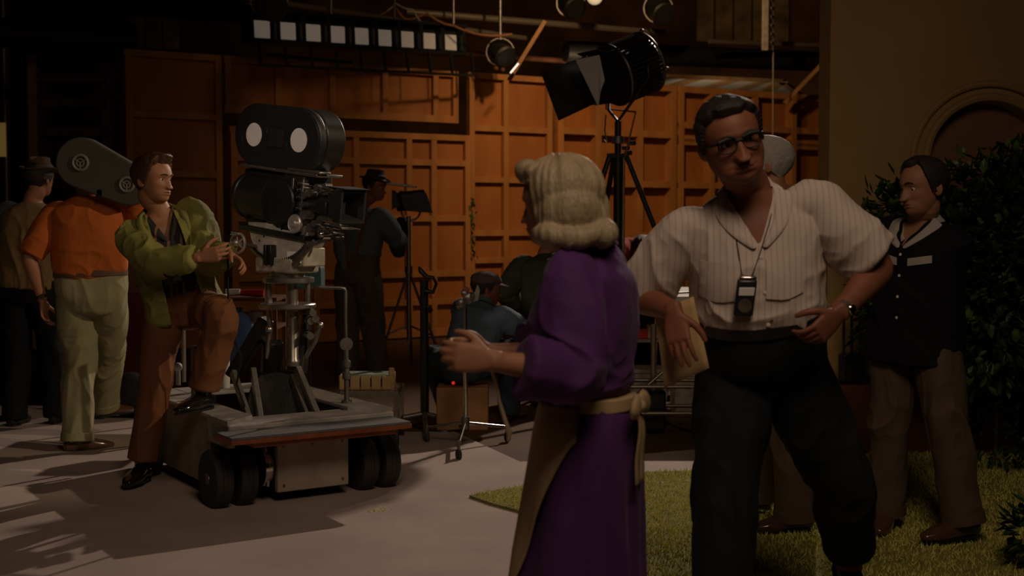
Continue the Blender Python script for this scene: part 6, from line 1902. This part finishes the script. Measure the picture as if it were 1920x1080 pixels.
tag(MB().tube([P(735, 735, 8.28), P(735, 712, 8.28), P(734, 690, 8.28)], [.020, .024, .018], 14).build('wooden_stake', M['crate']), 'short pale wooden stake standing up at the corner of the small cart', 'stake')

# tool trolley behind the dolly and the odd things on it
x = P(455, 415, 9.2).x
t = thing('tool_trolley', (x, 9.2, 0), 'brown two-shelf tool trolley standing behind the dolly', 'trolley')
for z in (.90, .70): MB().box((x, 9.2, z), (.55, .4, .025)).build('shelf', M['dark_wood'], t, smooth=False)
for sx in (-.26, .26):
    for sy in (-.18, .18): MB().box((x + sx, 9.2 + sy, .45), (.025, .025, .90)).build('leg', M['dark_wood'], t, smooth=False)
p = P(452, 600, 9.0)
tag(MB().sphere((p.x, 8.93, .62), (.12, .06, .20), 20, 12).build('bag', M['blue'], bevel=.0), 'blue cloth bag hanging on the front of the tool trolley', 'bag')
tag(MB().tube([P(452, 549, 9.1), P(495, 550, 9.1)], [.022, .028], 12).build('torch', M['red']), 'red cylinder lying on the tool trolley behind the dolly', 'tool')
tag(MB().tube([P(424, 549, 9.08), P(450, 548, 9.08)], [.028, .024], 12).build('brush', M['white_metal']), 'white cylinder lying at the left end of the tool trolley', 'tool')
p = P(438, 600, 9.05); tag(MB().box((p.x, 9.08, .775), (.10, .1, .12)).build('box', M['sky'], bevel=.006), 'pale blue box on the lower shelf of the tool trolley', 'box')
p = P(478, 597, 9.05); tag(MB().box((p.x, 9.08, .765), (.09, .1, .10)).build('tin', M['cream'], bevel=.01), 'small cream tin on the lower shelf of the tool trolley', 'tin')
p = P(590, 520, 8.8)
t = thing('teal_case', (p.x - .06, 8.85, 0), 'small stand topped by a teal case, seen right behind the camera mount', 'case')
MB().box((p.x - .06, 8.85, p.z), (.22, .2, .15)).build('case', M['teal'], t, bevel=.012); MB().tube([(p.x - .06, 8.85, 0), (p.x - .06, 8.85, p.z - .07)], .02, 10).build('stand', M['black'], t)
p = gr(250, 742)
t = thing('maroon_trunk', (p.x, 9.9, 0), 'dark maroon upright trunk between the orange-shirted man and the man in the green jacket', 'trunk')
x = P(250, 415, 9.9).x
MB().box((x, 10.1, .45), (.26, .4, .90)).build('body', mat('maroon', (.10, .012, .012), .7), t, bevel=.015)
MB().box((x - .10, 9.885, .5), (.012, .01, .5)).build('strip', M['cream'], t, smooth=False)
t = tag(MB().sphere((P(240, 415, 9.4).x, 9.4, .17), (.18, .15, .17), 20, 14).build('black_bag', M['black_matte']), 'round black bag on the floor behind the standing leg of the man in green', 'bag')
# box the crouching man sits on
t = thing('apple_box', (-.34, 8.96, 0), 'low brown wooden box under the crouching man', 'box')
MB().box((-.345, 8.95, .15), (.36, .26, .30)).build('body', M['beam_wood'], t, bevel=.008)
MB().sphere(P(850, 718, 8.80), .012).build('signal_lamp', mat('red_led', (.8, .02, .02), .3, emis=((1, .03, .02), .5)), t)
# iron stand by the house wall
Yw = 7.92
t = thing('iron_tool_stand', (P(1598, 415, Yw).x, Yw, .46), 'black wrought-iron stand with hooked top beside the house wall', 'stand')
MB().box((P(1600, 415, Yw).x, Yw, .455 + .09), (.135, .12, .17)).build('base_box', M['black'], t, bevel=.008)
for px in (1582, 1597, 1613):
    MB().tube([P(px, 662, Yw), P(px, 560, Yw)], .009, 8).build('bar', M['black'], t)
MB().bar(P(1578, 562, Yw), P(1616, 562, Yw), .016, .016).build('crossbar', M['black'], t, smooth=False)
hk = [P(1613, 560, Yw), P(1614, 470, Yw), P(1614, 415, Yw), P(1611, 404, Yw), P(1605, 400, Yw), P(1599, 404, Yw), P(1597, 416, Yw)]
MB().tube(hk, .011, 10).build('hook', M['black'], t)
# pale cord from the woman's hand
tag(MB().tube([P(922, 695, 3.16), P(931, 720, 3.17), P(936, 752, 3.18), P(946, 785, 3.19), P(955, 812, 3.20), P(953, 828, 3.20)], [.003, .004, .004, .005, .007, .003], 8).build('cord', mat('pale_tape', (.55, .42, .28), .7)),
    'thin pale cord dangling from the hand of the woman in purple', 'cord')
# stray blades on the pale slab
mb = MB(); p = gr(708, 961)
rnd = random.Random(8)
for k in range(40):
    q = p + Vector((rnd.gauss(0, .03), rnd.gauss(0, .025), .008)); d = Vector((rnd.gauss(0, 1), rnd.gauss(0, 1), .4)).normalized() * .03; s_ = d.cross(UP).normalized() * .002
    mb.add([q - s_, q + s_, q + d], [(0, 1, 2)])
tag(mb.build('grass_clippings', MATS['grass_blades'], smooth=False), 'small tuft of loose grass on the pale slab in front of the dolly', 'grass', kind='stuff')
# loose cables on the brown floor
for pts, r, lab in ((((1195, 800), (1240, 790), (1300, 812), (1380, 806)), .010, 'dark cable on the brown floor beyond the pale slab, nearer the grass'),
                    (((1190, 768), (1235, 762), (1270, 778), (1340, 770)), .012, 'dark cable on the brown floor in front of the wheeled cart'),
                    (((745, 770), (775, 800), (830, 812), (900, 803), (960, 792)), .010, 'cable on the floor around the foot of the black stand')):
    ps = [gr(*q) + UP * r for q in pts]; cc = catmull([tuple(p) for p in ps], 6)
    tag(MB().tube([Vector(c) for c in cc], r, 8).build('floor_cable', M['black']), lab, 'cable')
